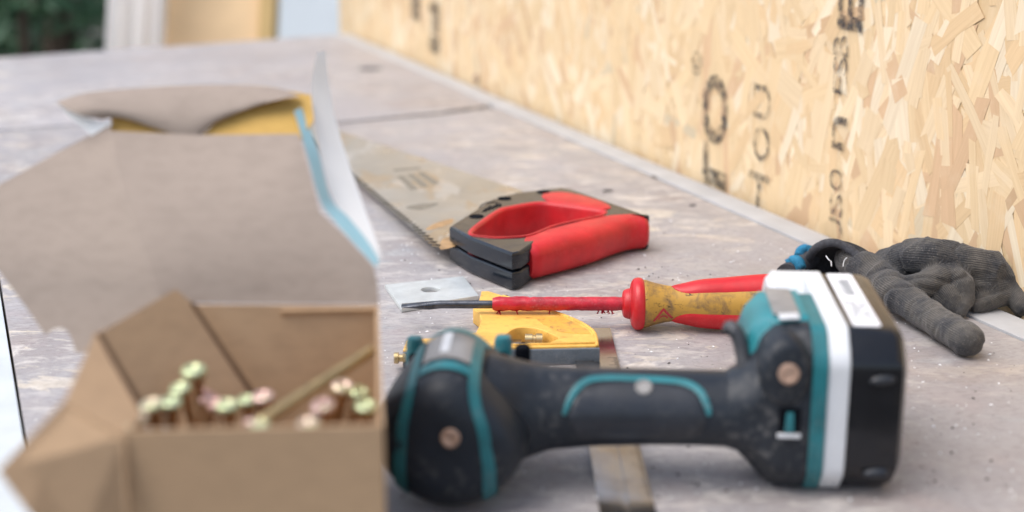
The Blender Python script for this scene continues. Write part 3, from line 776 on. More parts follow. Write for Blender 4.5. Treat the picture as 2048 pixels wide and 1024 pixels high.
# foot
b = MB(); b.rings([ell(.100, .018, .036, .0200, .0170, 40), ell(.106, .020, .0362, .0225, .0195, 40), rrect(.112, -.0005, .056, .0100, .0630, .015), rrect(.118, -.001, .068, .0035, .0715, .014), rrect(.1245, -.001, .075, .0005, .0762, .0125), rrect(.1372, -.0010, .0765, 0, .0775, .012)])
b.build('foot_housing', M['black_rubber'], dr, True, 50)
b = MB(); b.rings([rrect(.1374, -.0016, .077, .0001, .0780, .0122), rrect(.1380, -.002, .077, 0, .0784, .0122), rrect(.1438, -.002, .077, 0, .0784, .0122), rrect(.1443, -.0014, .077, .0003, .0780, .0122)])
b.build('foot_band', M['teal'], dr, True, 28)
# teal saddle over the foot's upper side, dusty window in it
b = MB(); b.rings([rrect(.1085, .022, .064, .050, .0655, .006), rrect(.112, .018, .070, .050, .0725, .008), rrect(.119, .014, .076, .052, .0782, .009), rrect(.1373, .0135, .0772, .054, .0792, .010)])
b.build('foot_saddle', M['teal_dusty'], dr, True, 40)
b = MB(); b.prism([(.1215, .024, .0793), (.1335, .024, .0799), (.1335, .062, .0799), (.1215, .066, .0793)], (0, 0, .0006)); b.build('charge_window', M['grey_insert'], dr, bevel=.0002)
b = MB(); b.prism([(.1235, .018, .0785), (.1330, .018, .0790), (.1330, .0235, .0797), (.1235, .0235, .0791)], (0, 0, .0010)); b.build('charge_button', M['pale_mark'], dr, bevel=.0003)
# rounded black boss with a screw head
b = MB(); b.rings([[Vector((.1255+.0125*k*math.cos(t), v_, .0600+.0165*k*math.sin(t))) for t in [2*math.pi*j/32 for j in range(32)]] for v_, k in ((.030, 1.0), (.012, 1.0), (.0015, .98), (-.0025, .86), (-.0035, .7))]); b.build('screw_boss', M['black_rubber'], dr, True, 50)
b = MB(); b.rings(lathe_rings([(0, .0050), (.0012, .0048), (.0016, .003), (.0010, .0025)], (.1262, -.0032, .0610), (0, -1, 0), (0, 0, 1), 20)); b.build('case_screw', M['tan_screw'], dr, True, 40)
# lamp recess low on the foot
b = MB(); b.prism([(.1232, -.0012, .0325), (.1330, -.0012, .0325), (.1330, -.0012, .0440), (.1232, -.0012, .0440)], (0, -.0006, 0)); lr = b.build('lamp_recess', M['hole'], dr)
b = MB(); b.prism([(.1258, -.0019, .0330), (.1302, -.0019, .0330), (.1296, -.0019, .0425), (.1264, -.0019, .0425)], (0, -.0008, 0)); b.build('lamp_lens', M['teal'], lr, bevel=.0003)
b = MB(); b.prism([(.1226, -.0012, .0302), (.1334, -.0012, .0302), (.1334, -.0012, .0324), (.1226, -.0012, .0324)], (0, -.0016, 0)); b.build('lamp_lip', M['pale_mark'], lr, bevel=.0005)
# belt hook stub
hk = crom([(.0995, .026, .0700), (.1015, .026, .0725), (.1050, .025, .0700), (.1078, .023, .0620), (.1092, .019, .0520), (.1098, .013, .043), (.110, .008, .036)], 5)
b = MB(); b.rings(tube_rings(hk, [.0018+.0018*min(1, i/8) for i in range(len(hk))], 10, 1.6, Vector((0, 1, 0)))); b.build('belt_hook', M['hook'], dr, True, 50)
# grip
gs = [(-.010, .006, .0345, .029, .0285), (-.002, .009, .0348, .0268, .0258), (.006, .0125, .0352, .0235, .0222), (.018, .015, .0356, .0208, .0192), (.040, .0165, .0360, .0198, .0178), (.065, .0175, .0362, .0196, .0172), (.086, .018, .0362, .0196, .0170), (.100, .018, .0361, .0201, .0171)]
def gpar(u):
    for a, c in zip(gs, gs[1:]):
        if u <= c[0]: t = max(0, (u-a[0])/(c[0]-a[0])); return [lerp(a[i], c[i], t) for i in range(1, 5)]
    return gs[-1][1:]
b = MB(); b.rings([ell(u, *gpar(u), 40) for u in [-.010+.110*i/30 for i in range(31)]]); b.build('grip', M['black_rubber'], dr, True, 50)
def gsurf(u, phi, lift):
    v, w_, a, h = gpar(u); t = R(phi); return Vector((u, v-(a+lift)*math.cos(t), w_+(h+lift)*math.sin(t)))
path = crom([(.0250, 12, 0), (.0285, 38, 0), (.0345, 60, 0), (.043, 68, 0), (.060, 68, 0), (.078, 64, 0), (.0865, 50, 0), (.0905, 26, 0), (.0915, 12, 0)], 6)
rs = []
for i, p in enumerate(path):
    d = path[min(i+1, len(path)-1)]-path[max(i-1, 0)]; dd = Vector((d.x, R(d.y)*.019, 0)).normalized(); wd = .0042*(.35+.65*math.sin(math.pi*i/(len(path)-1))**.5)
    nn = Vector((-dd.y, dd.x, 0))*wd/2
    rs.append([gsurf(p.x+nn.x, p.y+math.degrees(nn.y/.019), .0004), gsurf(p.x, p.y, .0010), gsurf(p.x-nn.x, p.y-math.degrees(nn.y/.019), .0004), gsurf(p.x, p.y, -.001)])
b = MB(); b.rings(rs); b.build('grip_inlay', M['teal'], dr, True, 60)
rs = []
for i in range(31):
    u = lerp(.0275, .0895, i/30); e_ = math.sin(math.pi*i/30)**.35; top_ = 10+50*e_; bot_ = 0-48*e_
    rs.append([gsurf(u, lerp(bot_, top_, j/12), .0007*min(1, 4*(j/12)*(1-j/12))+.0001) for j in range(13)])
b = MB(); b.rings(rs, False, False, closed=False); b.build('grip_pad', M['black_plastic'], dr, True)
p0 = gsurf(.0615, 52, -.0004); nrm = (gsurf(.0615, 52, .01)-p0).normalized()
b = MB(); b.rings(lathe_rings([(0, .0040), (.0012, .0040), (.0016, .0034), (.0009, .0026)], p0, nrm, (1, 0, 0), 20)); b.build('case_screw', M['grey_insert'], dr, True, 40)
# motor housing: turned body with the barrel pointing away
HU, HW, HV = -.0258, .0350, -.034
RP = smooth_prof([(0, .0001), (.0006, .0140), (.0022, .0225), (.006, .0288), (.013, .0326), (.024, .0344), (.040, .0348), (.056, .0338), (.070, .0310), (.080, .0272), (.086, .0225), (.0875, .0160)], 5)
RP.sort()
def hr(s): return interp(RP, s)
def egg(s, x, w_):                                    # housing is broad below and narrow on the side that faces up
    k = max(0, min(1, (w_/.034+.15)/1.15)); k = k*k*(3-2*k)
    x2 = (x-.003)*lerp(1.04, .70, k)+.003*(1-k)
    if w_ > 0: w_ *= lerp(.86, 1.0, min(1, max(0, s/.045)))*(1 if s < .05 else lerp(1, .96, (s-.05)/.0375))
    return Vector((HU+x2, HV+s, HW+w_))
def hpt(s, x, top=1, lift=0.0):
    r = hr(s)+lift; x = max(-r, min(r, x)); p = egg(s, x, top*math.sqrt(max(0, r*r-x*x)))
    if s < .012: p.y -= lift*.8
    return p
b = MB(); b.rings([[egg(s_, r_*math.cos(2*math.pi*j/56), r_*math.sin(2*math.pi*j/56)) for j in range(56)] for s_, r_ in RP]); b.build('motor_housing', M['black_rubber'], dr, True, 60)
def band_path(x):
    sa = next(s for s, r in RP if r > abs(x)+.0006)
    P = []
    for i in range(14): P.append((lerp(.034, sa, i/13), -1))
    for i in range(40): P.append((lerp(sa, .064, (i/39)**1.5), 1))
    return [hpt(s, x, t, .0009) for s, t in P]
for sgn in (-1, 1):
    xs = [.0165, .0175, .0213, .0223]; ps = [band_path(sgn*x-.0015) for x in xs]
    b = MB(); b.rings([[p[i] for p in ps] for i in range(len(ps[0]))], False, False, closed=False); b.build('housing_band', M['teal'], dr, True)
def patch(s0, s1, xl, lift, name, mat, ns=14, nx=13, x0=None):
    rs = []
    for i in range(ns):
        s = lerp(s0, s1, i/(ns-1)); rs.append([hpt(s, lerp(-xl if x0 is None else x0, xl, j/(nx-1)), 1, lift) for j in range(nx)])
    b = MB(); b.rings(rs, False, False, closed=False); return b.build(name, mat, dr, True)
patch(.024, .054, .0162, .0006, 'label_insert', M['grey_insert'])
patch(.028, .050, .0005, .0011, 'highlight_stripe', M['pale_mark'], 14, 5, -.0055)  # sky highlight on the insert, painted as a pale strip
patch(.0145, .0205, .0170, .0010, 'housing_band', M['teal'])
patch(.052, .0650, .0228, .0011, 'housing_band', M['teal'], 12, 17)
b = MB(); b.rings(lathe_rings([(0, .0044), (.0010, .0042), (.0014, .003), (.0008, .0022)], (HU+.0015, HV-.0002, HW+.0045), (0, -1, 0), (0, 0, 1), 20)); b.build('case_screw', M['tan_screw'], dr, True, 40)
b = MB(); b.rings(lathe_rings([(.0845, .0172), (.095, .0160), (.108, .0130), (.114, .0095), (.128, .0090), (.130, .0075)], (HU, HV, HW-.003), (0, 1, 0), (0, 0, 1), 32)); b.build('hammer_case', M['grey_paint'], dr, True, 40)
for (x, s, w_) in ((-.0262, .094, .0535), (.0184, .094, .0550)):
    b = MB(); b.rings(lathe_rings([(0, .0050), (.022, .0046), (.0245, .0036), (.0250, .001)], (HU+x, HV+s, w_-.025), (0, 0, 1), (0, 1, 0), 18)); b.build('screw_post', M['teal'], dr, True, 50)
    b = MB(); b.rings(lathe_rings([(0, .0020), (.0015, .0030), (.0045, .0030)], (HU+x, HV+s-.0066, w_-.010), (0, 1, 0), (0, 0, 1), 14)); b.build('screw_recess', M['hole'], dr, True, 50)
fl = crom([(-.018, .030, .036), (-.012, .027, .0435), (-.004, .024, .0445), (.004, .019, .046), (.010, .016, .047)], 5)
b = MB(); b.rings(tube_rings(fl, [.0095-.0018*i/len(fl) for i in range(len(fl))], 14)); b.build('trigger_guard', M['teal'], dr, True, 50)
b = MB(); b.rings(lathe_rings([(0, .0040), (.012, .0040), (.013, .003)], (.0035, .040, .044), (0, 0, 1), (0, 1, 0), 14)); b.build('direction_lever', M['hole'], dr, True, 40)
b = MB(); b.rings(tube_rings(crom([(.012, .036, .036), (.022, .044, .036), (.036, .042, .036), (.046, .034, .036)], 5), .0085, 14)); b.build('trigger', M['black_plastic'], dr, True, 50)

# ------------------------------------------------------------------ work glove
gl = empty('work_glove', lie(1800, 600, 0), 0, 'grey knitted work glove with blue cuff hem lying over the bench edge', 'glove')
go_ = Vector(gl.location); go_.z = 0
def gp(px, py, z): return lie(px, py, z)-go_
def capsule_chain(bm, pts):
    P = [p for p, r in pts]; rad = [r for p, r in pts]
    Q = crom(P, 6); RR = [v.x for v in crom([(r, 0, 0) for r in rad], 6)]
    for p, r in zip(Q, RR):
        bmesh.ops.create_icosphere(bm, subdivisions=2, radius=max(r, .003), matrix=Matrix.Translation(p))
bm = bmesh.new()
chains = [[(gp(px, py, z), r) for px, py, z, r in c] for c in (
    [(1700, 522, .020, .011), (1733, 540, .018, .013), (1763, 562, .016, .0125), (1794, 589, .015, .012), (1832, 615, .012, .0108), (1883, 648, .0108, .0104), (1934, 679, .0106, .0106)],
    [(1735, 545, .012, .010), (1768, 540, .017, .012), (1800, 540, .020, .013), (1830, 545, .019, .012)],
    [(1768, 526, .022, .010), (1807, 518, .028, .012), (1845, 513, .033, .013), (1895, 521, .031, .013), (1946, 528, .029, .0125), (1977, 536, .026, .0125)],
    [(1794, 562, .012, .009), (1857, 556, .016, .011), (1921, 562, .017, .012), (1967, 561, .018, .013)],
    [(1794, 580, .016, .008), (1845, 569, .020, .009), (1892, 552, .023, .010), (1920, 566, .020, .009), (1928, 594, .012, .007), (1921, 624, .005, .0045)],
    [(1846, 584, .012, .010), (1885, 592, .012, .010), (1904, 610, .008, .0075)],
    [(1959, 565, .015, .013), (2010, 579, .012, .009), (1977, 597, .008, .008), (1956, 610, .006, .0055)],
    [(1985, 540, .024, .011), (2022, 572, .014, .008), (2045, 610, .004, .008), (2075, 645, -.014, .008)])]
for c in chains: capsule_chain(bm, c)
for v in bm.verts: v.co.z = max(v.co.z, .0012) if (v.co+go_).dot(TN) < .627 else v.co.z
tmp = bpy.data.meshes.new('glove_raw'); bm.to_mesh(tmp); bm.free()
to = bpy.data.objects.new('glove_raw', tmp); COL.objects.link(to)
md = to.modifiers.new('r', 'REMESH'); md.mode = 'VOXEL'; md.voxel_size = .0010
ms = to.modifiers.new('s', 'SMOOTH'); ms.factor = .5; ms.iterations = 5
gm = bpy.data.meshes.new_from_object(to.evaluated_get(bpy.context.evaluated_depsgraph_get()))
bpy.data.objects.remove(to)
nrm = [Vector(v.normal) for v in gm.vertices]
for v, n_ in zip(gm.vertices, nrm):
    p = v.co
    q = Vector((p.x*34+p.y*22, p.y*60-p.x*25, p.z*55))
    r_ = 1-abs(noise.noise(Vector((p.x*30+p.y*34, p.y*62-p.x*30, p.z*40))))*2.2; f = max(0, r_)**2*.0013 - .0006 + noise.noise(q*1.2)*.0011 - (1-min(1, abs(noise.noise(q*.8+Vector((9, 4, 2))))*8))*.0012 + noise.noise(p*420)*.0002
    f *= .45 if p.z < .028 and (p+go_).y < lie(1830, 612, .012).y else 1.0
    v.co = p+n_*f
    if v.co.z < .0006 and (v.co+go_).dot(TN) < .627: v.co.z = .0006
gm.update()
from mathutils.kdtree import KDTree
axes = []
for c in chains:
    Q = crom([p for p, r in c], 8)
    for i, p in enumerate(Q): axes.append((p, (Q[min(i+1, len(Q)-1)]-Q[max(i-1, 0)]).normalized()))
kd = KDTree(len(axes))
for i, (p, d) in enumerate(axes): kd.insert(p, i)
kd.balance(); ribs = []
for v in gm.vertices:
    p, d = axes[kd.find(v.co)[1]]
    a_ = d.cross(Vector((0, 0, 1))).normalized(); b_ = a_.cross(d); q = v.co-p
    ribs.append(math.atan2(q.dot(a_), q.dot(b_))*.011)
gm.attributes.new('rib', 'FLOAT', 'POINT').data.foreach_set('value', ribs)
link('palm_and_fingers', gm, M['glove'], gl, True)
# cuff: open ribbed mouth
mouth = [gp(1606, 560, .002), gp(1612, 534, .008), gp(1624, 505, .022), gp(1645, 489, .031), gp(1672, 486, .033), gp(1702, 501, .029), gp(1735, 530, .022), gp(1762, 560, .013), gp(1745, 580, .004), gp(1690, 578, .0015), gp(1640, 574, .0015)]
inner = [gp(1690, 545, .003), gp(1692, 536, .008), gp(1697, 522, .016), gp(1706, 512, .022), gp(1722, 508, .025), gp(1742, 513, .024), gp(1765, 528, .020), gp(1785, 545, .013), gp(1780, 560, .004), gp(1745, 562, .002), gp(1712, 558, .002)]
A, Bq = crom(mouth, 6, True), crom(inner, 6, True); rs = []
for i in range(9):
    t = i/8; rs.append([a.lerp(c, t)+Vector((0, 0, .003*math.sin(t*3.1))) for a, c in zip(A, Bq)])
outer_r = []
for i in range(9):
    cen = sum(rs[8-i], Vector())/len(A)
    outer_r.append([p+(p-cen).normalized()*.0016 for p in rs[8-i]])
b = MB(); b.rings(rs[::-1]+[outer_r[8-i] for i in range(9)], True, False)
me = b.mesh('cuff'); n_ = len(A); uvl = me.uv_layers.new(name='UVMap')
for lp in me.loops:
    vi = lp.vertex_index; uvl.data[lp.index].uv = (.3*(vi % n_)/n_, (vi//n_)/9.0)
link('cuff', me, M['cuff'], gl, True)
b = MB(); hem = crom([gp(1612, 534, .009), gp(1624, 505, .023), gp(1645, 489, .0320), gp(1672, 486, .0340), gp(1702, 501, .030), gp(1735, 530, .023), gp(1758, 556, .015)], 6)
b.rings(tube_rings(hem, .0030, 12)); b.build('cuff_hem', M['hem'], gl, True, 50)
roll = crom([gp(1628, 512, .016), gp(1606, 528, .012), gp(1590, 541, .010), gp(1577, 553, .008)], 6)
b = MB(); b.rings(tube_rings(roll, [.006+.0035*i/(len(roll)-1) for i in range(len(roll))], 20)); b.build('rolled_hem', M['hem'], gl, True, 50)
def beads(pts, r, k=4):
    P = crom(pts, k*6); b = MB(); n = len(P)
    b.rings(tube_rings(P, [r*(1+.22*math.sin(i*2.1))*(1 if 1 < i < n-2 else .6) for i in range(n)], 10)); return b
beads([gp(1598, 513, .017), gp(1602, 502, .020), gp(1612, 498, .021), gp(1621, 502, .020)], .0032).build('hem_stitching', M['blue_thread'], gl, True)
beads([gp(1575, 529, .015), gp(1587, 521, .018), gp(1597, 524, .019), gp(1602, 536, .016)], .0034).build('hem_stitching', M['blue_thread'], gl, True)
b = MB()
b.rings(tube_rings(crom([gp(1652, 512, .027), gp(1658, 520, .026), gp(1662, 523, .025), gp(1663, 532, .024)], 4), .0004, 5))
b.rings(tube_rings(crom([gp(1694, 515, .027), gp(1688, 522, .025), gp(1686, 533, .023)], 4), .0003, 5)); b.build('loose_thread', M['pale_mark'], gl)

# ------------------------------------------------------------------ carton of screws
bx = empty('screw_carton', at(505, 850, .488)*1.0, 0, 'open brown cardboard carton of screws, torn lid standing up behind', 'carton')
bx.location.z = 0; bo = Vector(bx.location)
def bp(px, py, zc): return at(px, py, zc)-bo
def panel(name, pts, th, mats, k=5, push=None):
    """thin card: polygon given by points, thickness th away from the viewer"""
    P = [Vector(p) for p in pts]; n = sum(((P[i]-P[0]).cross(P[(i+1) % len(P)]-P[0]) for i in range(1, len(P)-1)), Vector()).normalized()
    if push is None: push = n if n.dot(P[0]+bo-Vector((0, 0, CAM_H))) > 0 else -n
    b = MB(); m = len(P); b.add(P+[p+push*th for p in P], [list(range(m))], 0)
    b.f.append([m+i for i in range(m)][::-1]); b.m.append(1)
    for i in range(m): b.f.append([i, (i+1) % m, m+(i+1) % m, m+i]); b.m.append(0)
    return b.build(name, mats, bx)
def in_plane(three, pix):
    p0, p1, p2 = (bp(*t) for t in three); n = (p1-p0).cross(p2-p0); o = Vector((0, 0, CAM_H))-bo
    return [o+ray(x, y)*((p0-o).dot(n)/ray(x, y).dot(n)) for x, y in pix]
def drop(p): return Vector((p.x, p.y, .001))
FL, FR, BR, BLw = bp(250, 868, .488), bp(766, 851, .488), bp(757, 612, .622), bp(388, 610, .622)
card = [M['card'], M['card']]; cin = [M['card_in'], M['card_white']]
FLs = Vector((FL.x, FR.y, FR.z))
panel('front_wall', [bp(250, 862, .489), FR, drop(FR), drop(bp(250, 862, .489))], .0014, card)
panel('right_wall', [FR, BR, drop(BR), drop(FR)], .0014, card, push=Vector((-1, 0, 0)))
panel('back_wall', [BLw+Vector((-.012, 0, 0)), BR, drop(BR), drop(BLw)+Vector((-.012, 0, 0))], .0014, card)
panel('dust_flap', [bp(562, 622, .6200), bp(748, 618, .6200), bp(751, 812, .676), bp(566, 812, .676)], .0010, card)
lw0, lw1 = bp(250, 866, .4895), bp(345, 700, .60)
panel('left_wall', [lw0, bp(288, 838, .553), drop(bp(288, 838, .553)), drop(lw0)], .0012, card)
panel('floor', [drop(FLs), drop(FR), drop(BR), drop(BLw)], .001, card, push=Vector((0, 0, 1)))
panel('outer_flap', [bp(-2, 940, .462), bp(128, 803, .490), bp(249, 872, .4885), bp(262, 1130, .487), bp(150, 1120, .470), bp(60, 1024, .462)], .0013, card)
panel('side_flap', in_plane([(128, 803, .4905), (190, 668, .548), (250, 873, .4895)], [(128, 803), (190, 668), (196, 674), (284, 832), (250, 873)]), .0013, card)
panel('inner_flap', in_plane([(192, 669, .572), (352, 578, .606), (516, 800, .616)], [(200, 665), (352, 578), (386, 607), (516, 800), (420, 850), (308, 850)]), .0013, [M['card'], M['card']])
M['card_shadow'] = m_card('card_edge_shadow', (.16, .095, .055))  # shadow lines along the flap edges, painted as darker card strips
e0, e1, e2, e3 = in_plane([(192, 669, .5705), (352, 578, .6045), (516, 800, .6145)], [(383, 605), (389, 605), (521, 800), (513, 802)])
panel('edge_shadow', [e0, e1, e2, e3], .0012, [M['card_shadow'], M['card_shadow']])
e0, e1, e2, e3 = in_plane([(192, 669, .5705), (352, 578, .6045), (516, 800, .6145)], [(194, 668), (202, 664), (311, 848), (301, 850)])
panel('edge_shadow', [e0, e1, e2, e3], .0012, [M['card_shadow'], M['card_shadow']])
panel('fold_strip', [bp(184, 672, .582), bp(204, 662, .582), bp(322, 850, .600), bp(276, 850, .600)], .001, card)
# lid: tall panel with a wing each side and a curled tuck tab on top
def grid_panel(name, TL, TR, BL, BRr, mats, bend=Vector((0, 0, 0)), th=.0012, nu=10, nv=10, warp=.0012, seed=0):
    rs = []; b = MB(); pts = []
    for i in range(nv+1):
        for j in range(nu+1):
            s, t = j/nu, i/nv
            p = TL.lerp(TR, s).lerp(BL.lerp(BRr, s), t)+bend*(4*t*(1-t))
            p += Vector((0, 1, 0))*noise.noise((s*2.3+seed, t*2.3, seed))*warp*4; pts.append(p)
    nv1 = len(pts); back_ = [p+Vector((0, .9, -.3)).normalized()*th for p in pts]; b.v = [tuple(p) for p in pts+back_]
    w_ = nu+1
    for i in range(nv):
        for j in range(nu):
            b.f.append([i*w_+j, i*w_+j+1, (i+1)*w_+j+1, (i+1)*w_+j]); b.m.append(0)
            b.f.append([nv1+i*w_+j, nv1+(i+1)*w_+j, nv1+(i+1)*w_+j+1, nv1+i*w_+j+1]); b.m.append(1)
    loop = [j for j in range(w_)]+[i*w_+nu for i in range(1, nv+1)]+[nv*w_+j for j in range(nu-1, -1, -1)]+[i*w_ for i in range(nv-1, 0, -1)]
    for a, c in zip(loop, loop[1:]+loop[:1]): b.f.append([a, c, nv1+c, nv1+a]); b.m.append(0)
    return b.build(name, mats, bx, True, 35)
from mathutils.geometry import delaunay_2d_cdt
def crease(y): return interp([(250, 221), (330, 236), (420, 262), (500, 290), (606, 325), (700, 345)], y)
def lid_depth(x, y):
    z = interp([(170, .668), (268, .652), (330, .6425), (400, .634), (480, .627), (540, .6235), (606, .6225), (720, .6205)], y)
    if x < crease(y): z += (crease(y)-x)*.00009 - .0000003*(crease(y)-x)**2*.35
    return z - .003*math.sin(max(0, min(1, (x-200)/500))*math.pi)*math.sin(max(0, min(1, (y-268)/338))*math.pi)
def sheet(name, poly, mats, th=.0012, step=28):
    n = len(poly); V2 = [Vector(p) for p in poly]; E = [(i, (i+1) % n) for i in range(n)]
    xs = [p[0] for p in poly]; ys = [p[1] for p in poly]
    y = min(ys)+step/2
    while y < max(ys):
        x = min(xs)+step/2
        while x < max(xs): V2.append(Vector((x, y))); x += step
        y += step
    vo, eo, fo, *_ = delaunay_2d_cdt(V2, E, [], 1, 1e-4)
    P = [bp(v.x, v.y, lid_depth(v.x, v.y)) for v in vo]; m_ = len(P)
    b = MB(); b.v = [tuple(p) for p in P]+[tuple(p+Vector((-.0002, th, -.0002))) for p in P]
    cnt = {}
    for f in fo:
        b.f.append(list(f)); b.m.append(0); b.f.append([m_+i for i in f][::-1]); b.m.append(1)
        for i in range(3): e_ = (f[i], f[(i+1) % 3]); cnt[tuple(sorted(e_))] = cnt.get(tuple(sorted(e_)), [])+[e_]
    for k_, l_ in cnt.items():
        if len(l_) == 1: a_, c_ = l_[0]; b.f.append([a_, m_+a_, m_+c_, c_]); b.m.append(0)
    return b.build(name, mats, bx, True, 40)
cr = [(crease(y), y) for y in (262, 330, 420, 500, 560, 606)]
sheet('lid_panel', cr+[(758, 608), (756, 570), (747, 532), (690, 472), (640, 424), (618, 340), (598, 268), (400, 270)], cin)
sheet('lid_wing', cr[::-1]+[(218, 250), (120, 302), (0, 368), (-70, 402), (-70, 470), (-30, 505), (0, 545), (50, 612), (92, 672), (99, 663), (110, 657), (122, 655), (134, 661), (142, 674), (152, 706), (250, 700), (330, 660)], cin)
b = MB()
A = [bp(*p) for p in [(588, 222, .659), (612, 300, .6475), (640, 400, .638), (668, 440, .6350), (712, 490, .630), (752, 534, .6265)]]
B_ = [bp(*p) for p in [(600, 216, .664), (632, 300, .653), (658, 396, .645), (694, 436, .641), (730, 480, .636), (755, 520, .630)]]
b.rings([[a, c, c+Vector((.0006, .001, 0)), a+Vector((.0004, .001, 0))] for a, c in zip(crom(A, 4), crom(B_, 4))]); b.build('printed_edge', M['card_blue'], bx, True, 60)
A = [bp(*p) for p in [(634, 104, .686), (622, 175, .676), (632, 260, .668), (648, 340, .660), (676, 420, .652), (722, 478, .644), (752, 522, .636)]]
B_ = [bp(*p) for p in [(648, 102, .690), (656, 175, .688), (674, 260, .680), (696, 330, .672), (720, 400, .662), (746, 470, .650), (762, 520, .640)]]
b = MB(); b.rings([[a, c, c+Vector((.0006, .001, 0)), a+Vector((.0004, .001, 0))] for a, c in zip(crom(A, 4), crom(B_, 4))]); b.build('printed_wing', M['card_white'], bx, True, 60)
panel('glow_tab', [bp(392, 278, .6535), bp(602, 278, .6535), bp(628, 240, .661), bp(622, 190, .671), bp(560, 178, .671), bp(470, 215, .662)], .001, [M['card_glow'], M['card_glow']])  # both tabs are kraft, coloured as if light came through the gap
panel('glow_tab', [bp(222, 284, .6555), bp(390, 280, .6555), bp(370, 240, .661), bp(300, 226, .662), bp(226, 228, .661), bp(216, 256, .658)], .001, [M['card_glow'], M['card_glow']])
A = [bp(*p) for p in [(112, 204, .656), (170, 187, .660), (280, 176, .665), (420, 170, .666), (540, 174, .666), (600, 192, .666)]]
B_ = [bp(*p) for p in [(204, 240, .655), (240, 236, .655), (310, 256, .654), (385, 276, .6525), (430, 248, .656), (560, 190, .664)]]
rs = []
for a, c in zip(crom(A, 5), crom(B_, 5)):
    row = [a.lerp(c, t/6)+Vector((0, -.006*math.sin(math.pi*t/6), 0)) for t in range(7)]
    rs.append(row+[p+Vector((0, .0012, 0)) for p in row[::-1]])
b = MB(); b.rings(rs); b.build('tuck_tab', M['card_in'], bx, True, 60)
panel('torn_corner', [bp(112, 206, .6565), bp(200, 246, .6555), bp(224, 244, .6555), bp(218, 262, .655), bp(186, 274, .655), bp(140, 236, .656)], .0008, [M['card_white'], M['card_white']])

# screws standing in the carton
def screw_meshes():
    h = MB(); h.rings(lathe_rings([(-.0002, .0002), (-.0002, .0015), (.0006, .0018), (.0006, .0034), (.0002, .0043), (-.0006, .0047), (-.0014, .0047), (-.0018, .0044)], (0, 0, 0), (0, 0, 1), (0, 1, 0), 20), True, True)
    s = MB(); pr = [(-.0016, .0043), (-.0030, .0041), (-.0052, .0034), (-.0066, .0028), (-.030, .0027)]
    z = -.030
    while z > -.076: pr += [(z-.0004, .0031), (z-.0010, .0020), (z-.0020, .0020)]; z -= .0022
    pr += [(-.082, .0003)]
    s.rings(lathe_rings(pr, (0, 0, 0), (0, 0, 1), (0, 1, 0), 12))
    hm, sm = h.mesh('head'), s.mesh('shank')
    for m_ in (hm, sm): m_.shade_smooth()
    hm.materials.append(M['screw_head']); sm.materials.append(M['screw_shank'])
    return hm, sm
HM, SM = screw_meshes()
GRP = 'golden wood screws in the carton'
def screw(px, py, zc, tx, ty, label, sc_=1.0):
    k = 1.0 if zc < .515 else (1.03 if px < 370 else 1.06)
    zc *= k; sc_ *= k*.90; tx *= .6; ty *= .6
    e = empty('wood_screw', at(px, py, zc), 0, label, 'screw', GRP); e.rotation_euler = (R(tx), R(ty), 0); e.scale = (sc_,)*3
    for nm, me_ in (('head', HM), ('shank', SM)):
        o = bpy.data.objects.new(nm, me_); COL.objects.link(o); o.parent = e
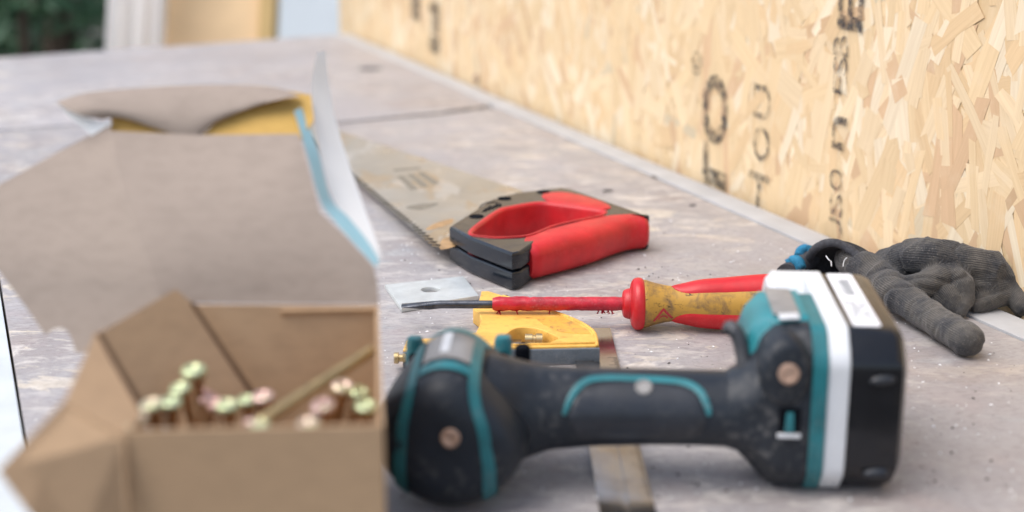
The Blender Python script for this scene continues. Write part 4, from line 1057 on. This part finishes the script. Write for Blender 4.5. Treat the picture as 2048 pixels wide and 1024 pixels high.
SCREWS = [
 (387, 737, .545, 14, -3, 'tallest golden screw standing well above the others in the carton', 1.18),
 (360, 773, .550, 18, -14, 'pinkish screw leaning just left of the tallest screw', 1.0),
 (342, 801, .530, 12, 4, 'pale screw head directly below the leaning pinkish screw', 1.0),
 (303, 806, .528, 16, -8, 'pale screw third from the left along the carton front', 1.05),
 (272, 836, .512, 12, -18, 'pink screw second from the left, low against the front wall', 1.0),
 (240, 858, .497, 10, -25, 'out-of-focus screw wedged in the carton front left corner', .9),
 (403, 785, .560, 20, 8, 'partly hidden green screw directly right of the tallest screw', .9),
 (416, 792, .550, 10, 12, 'bright green screw between the tallest and the magenta screw', .95),
 (432, 804, .540, 20, -10, 'small magenta screw head between two green ones', .85),
 (455, 807, .528, 14, 6, 'large green-tinted screw right of the magenta head', 1.05),
 (494, 797, .535, 10, 2, 'slim pale screw left of the upright green pair mate', .88),
 (526, 790, .535, 12, -4, 'green screw standing nearest the slanting threaded screw', 1.05),
 (520, 848, .495, 5, 0, 'screw with only its rim over the middle of the front wall', .8),
 (645, 808, .530, 22, -14, 'wide pink screw head right of the slanting screw', 1.15),
 (615, 845, .500, 14, -20, 'pink screw peeping low over the front wall', 1.0),
 (687, 770, .560, 24, 24, 'greenish screw leaning at the top of the right-hand cluster', 1.1),
 (721, 782, .560, 20, 30, 'salmon screw head behind the right-hand cluster', 1.0),
 (732, 809, .535, 16, 8, 'bright yellow-green screw touching the carton right wall', 1.05),
]
for s in SCREWS: screw(*s)
e = empty('wood_screw', at(545, 829, .530), 0, 'slanting screw lying with its thread up against the back right corner', 'screw', GRP)
tip = at(752, 696, .600); hd = at(500, 858, .520); e.location = hd
e.rotation_euler = (hd-tip).to_track_quat('Z', 'Y').to_euler(); e.scale = (.78, .78, (hd-tip).length/.082)
sm2 = MB(); pr = [(-.0056, .0023)]; z = -.008
while z > -.079: pr += [(z-.0003, .0031), (z-.0009, .0019), (z-.0014, .0019)]; z -= .0017
pr += [(-.082, .0003)]
sm2.rings(lathe_rings(pr, (0, 0, 0), (0, 0, 1), (0, 1, 0), 12)); sm2.build('shank', M['brass'], e, True)
o = bpy.data.objects.new('head', HM); COL.objects.link(o); o.parent = e

# ------------------------------------------------------------------ grit and sawdust on the bench
rnd = random.Random(21); b = MB()
for i in range(1500):
    px, py = rnd.uniform(500, 2040), rnd.uniform(380, 1000)
    c_ = lie(px, py, .0003); s = rnd.choice((.0002, .0003, .0004, .0005, .0008)); a = rnd.uniform(0, 3)
    if c_.dot(TN) > .59: continue
    u = Vector((math.cos(a), math.sin(a), 0))*s*rnd.uniform(1, 2.2); v = Vector((-math.sin(a), math.cos(a), 0))*s
    b.add([c_-u, c_-v, c_+u, c_+v, c_+Vector((0, 0, s*.8))], [(0, 1, 4), (1, 2, 4), (2, 3, 4), (3, 0, 4)], rnd.choice((0, 0, 1)))
tag(b.build('sawdust', [M['sticker'], M['knot_dark']]), 'fine sawdust and grit scattered over the bench top', 'sawdust', kind='stuff')
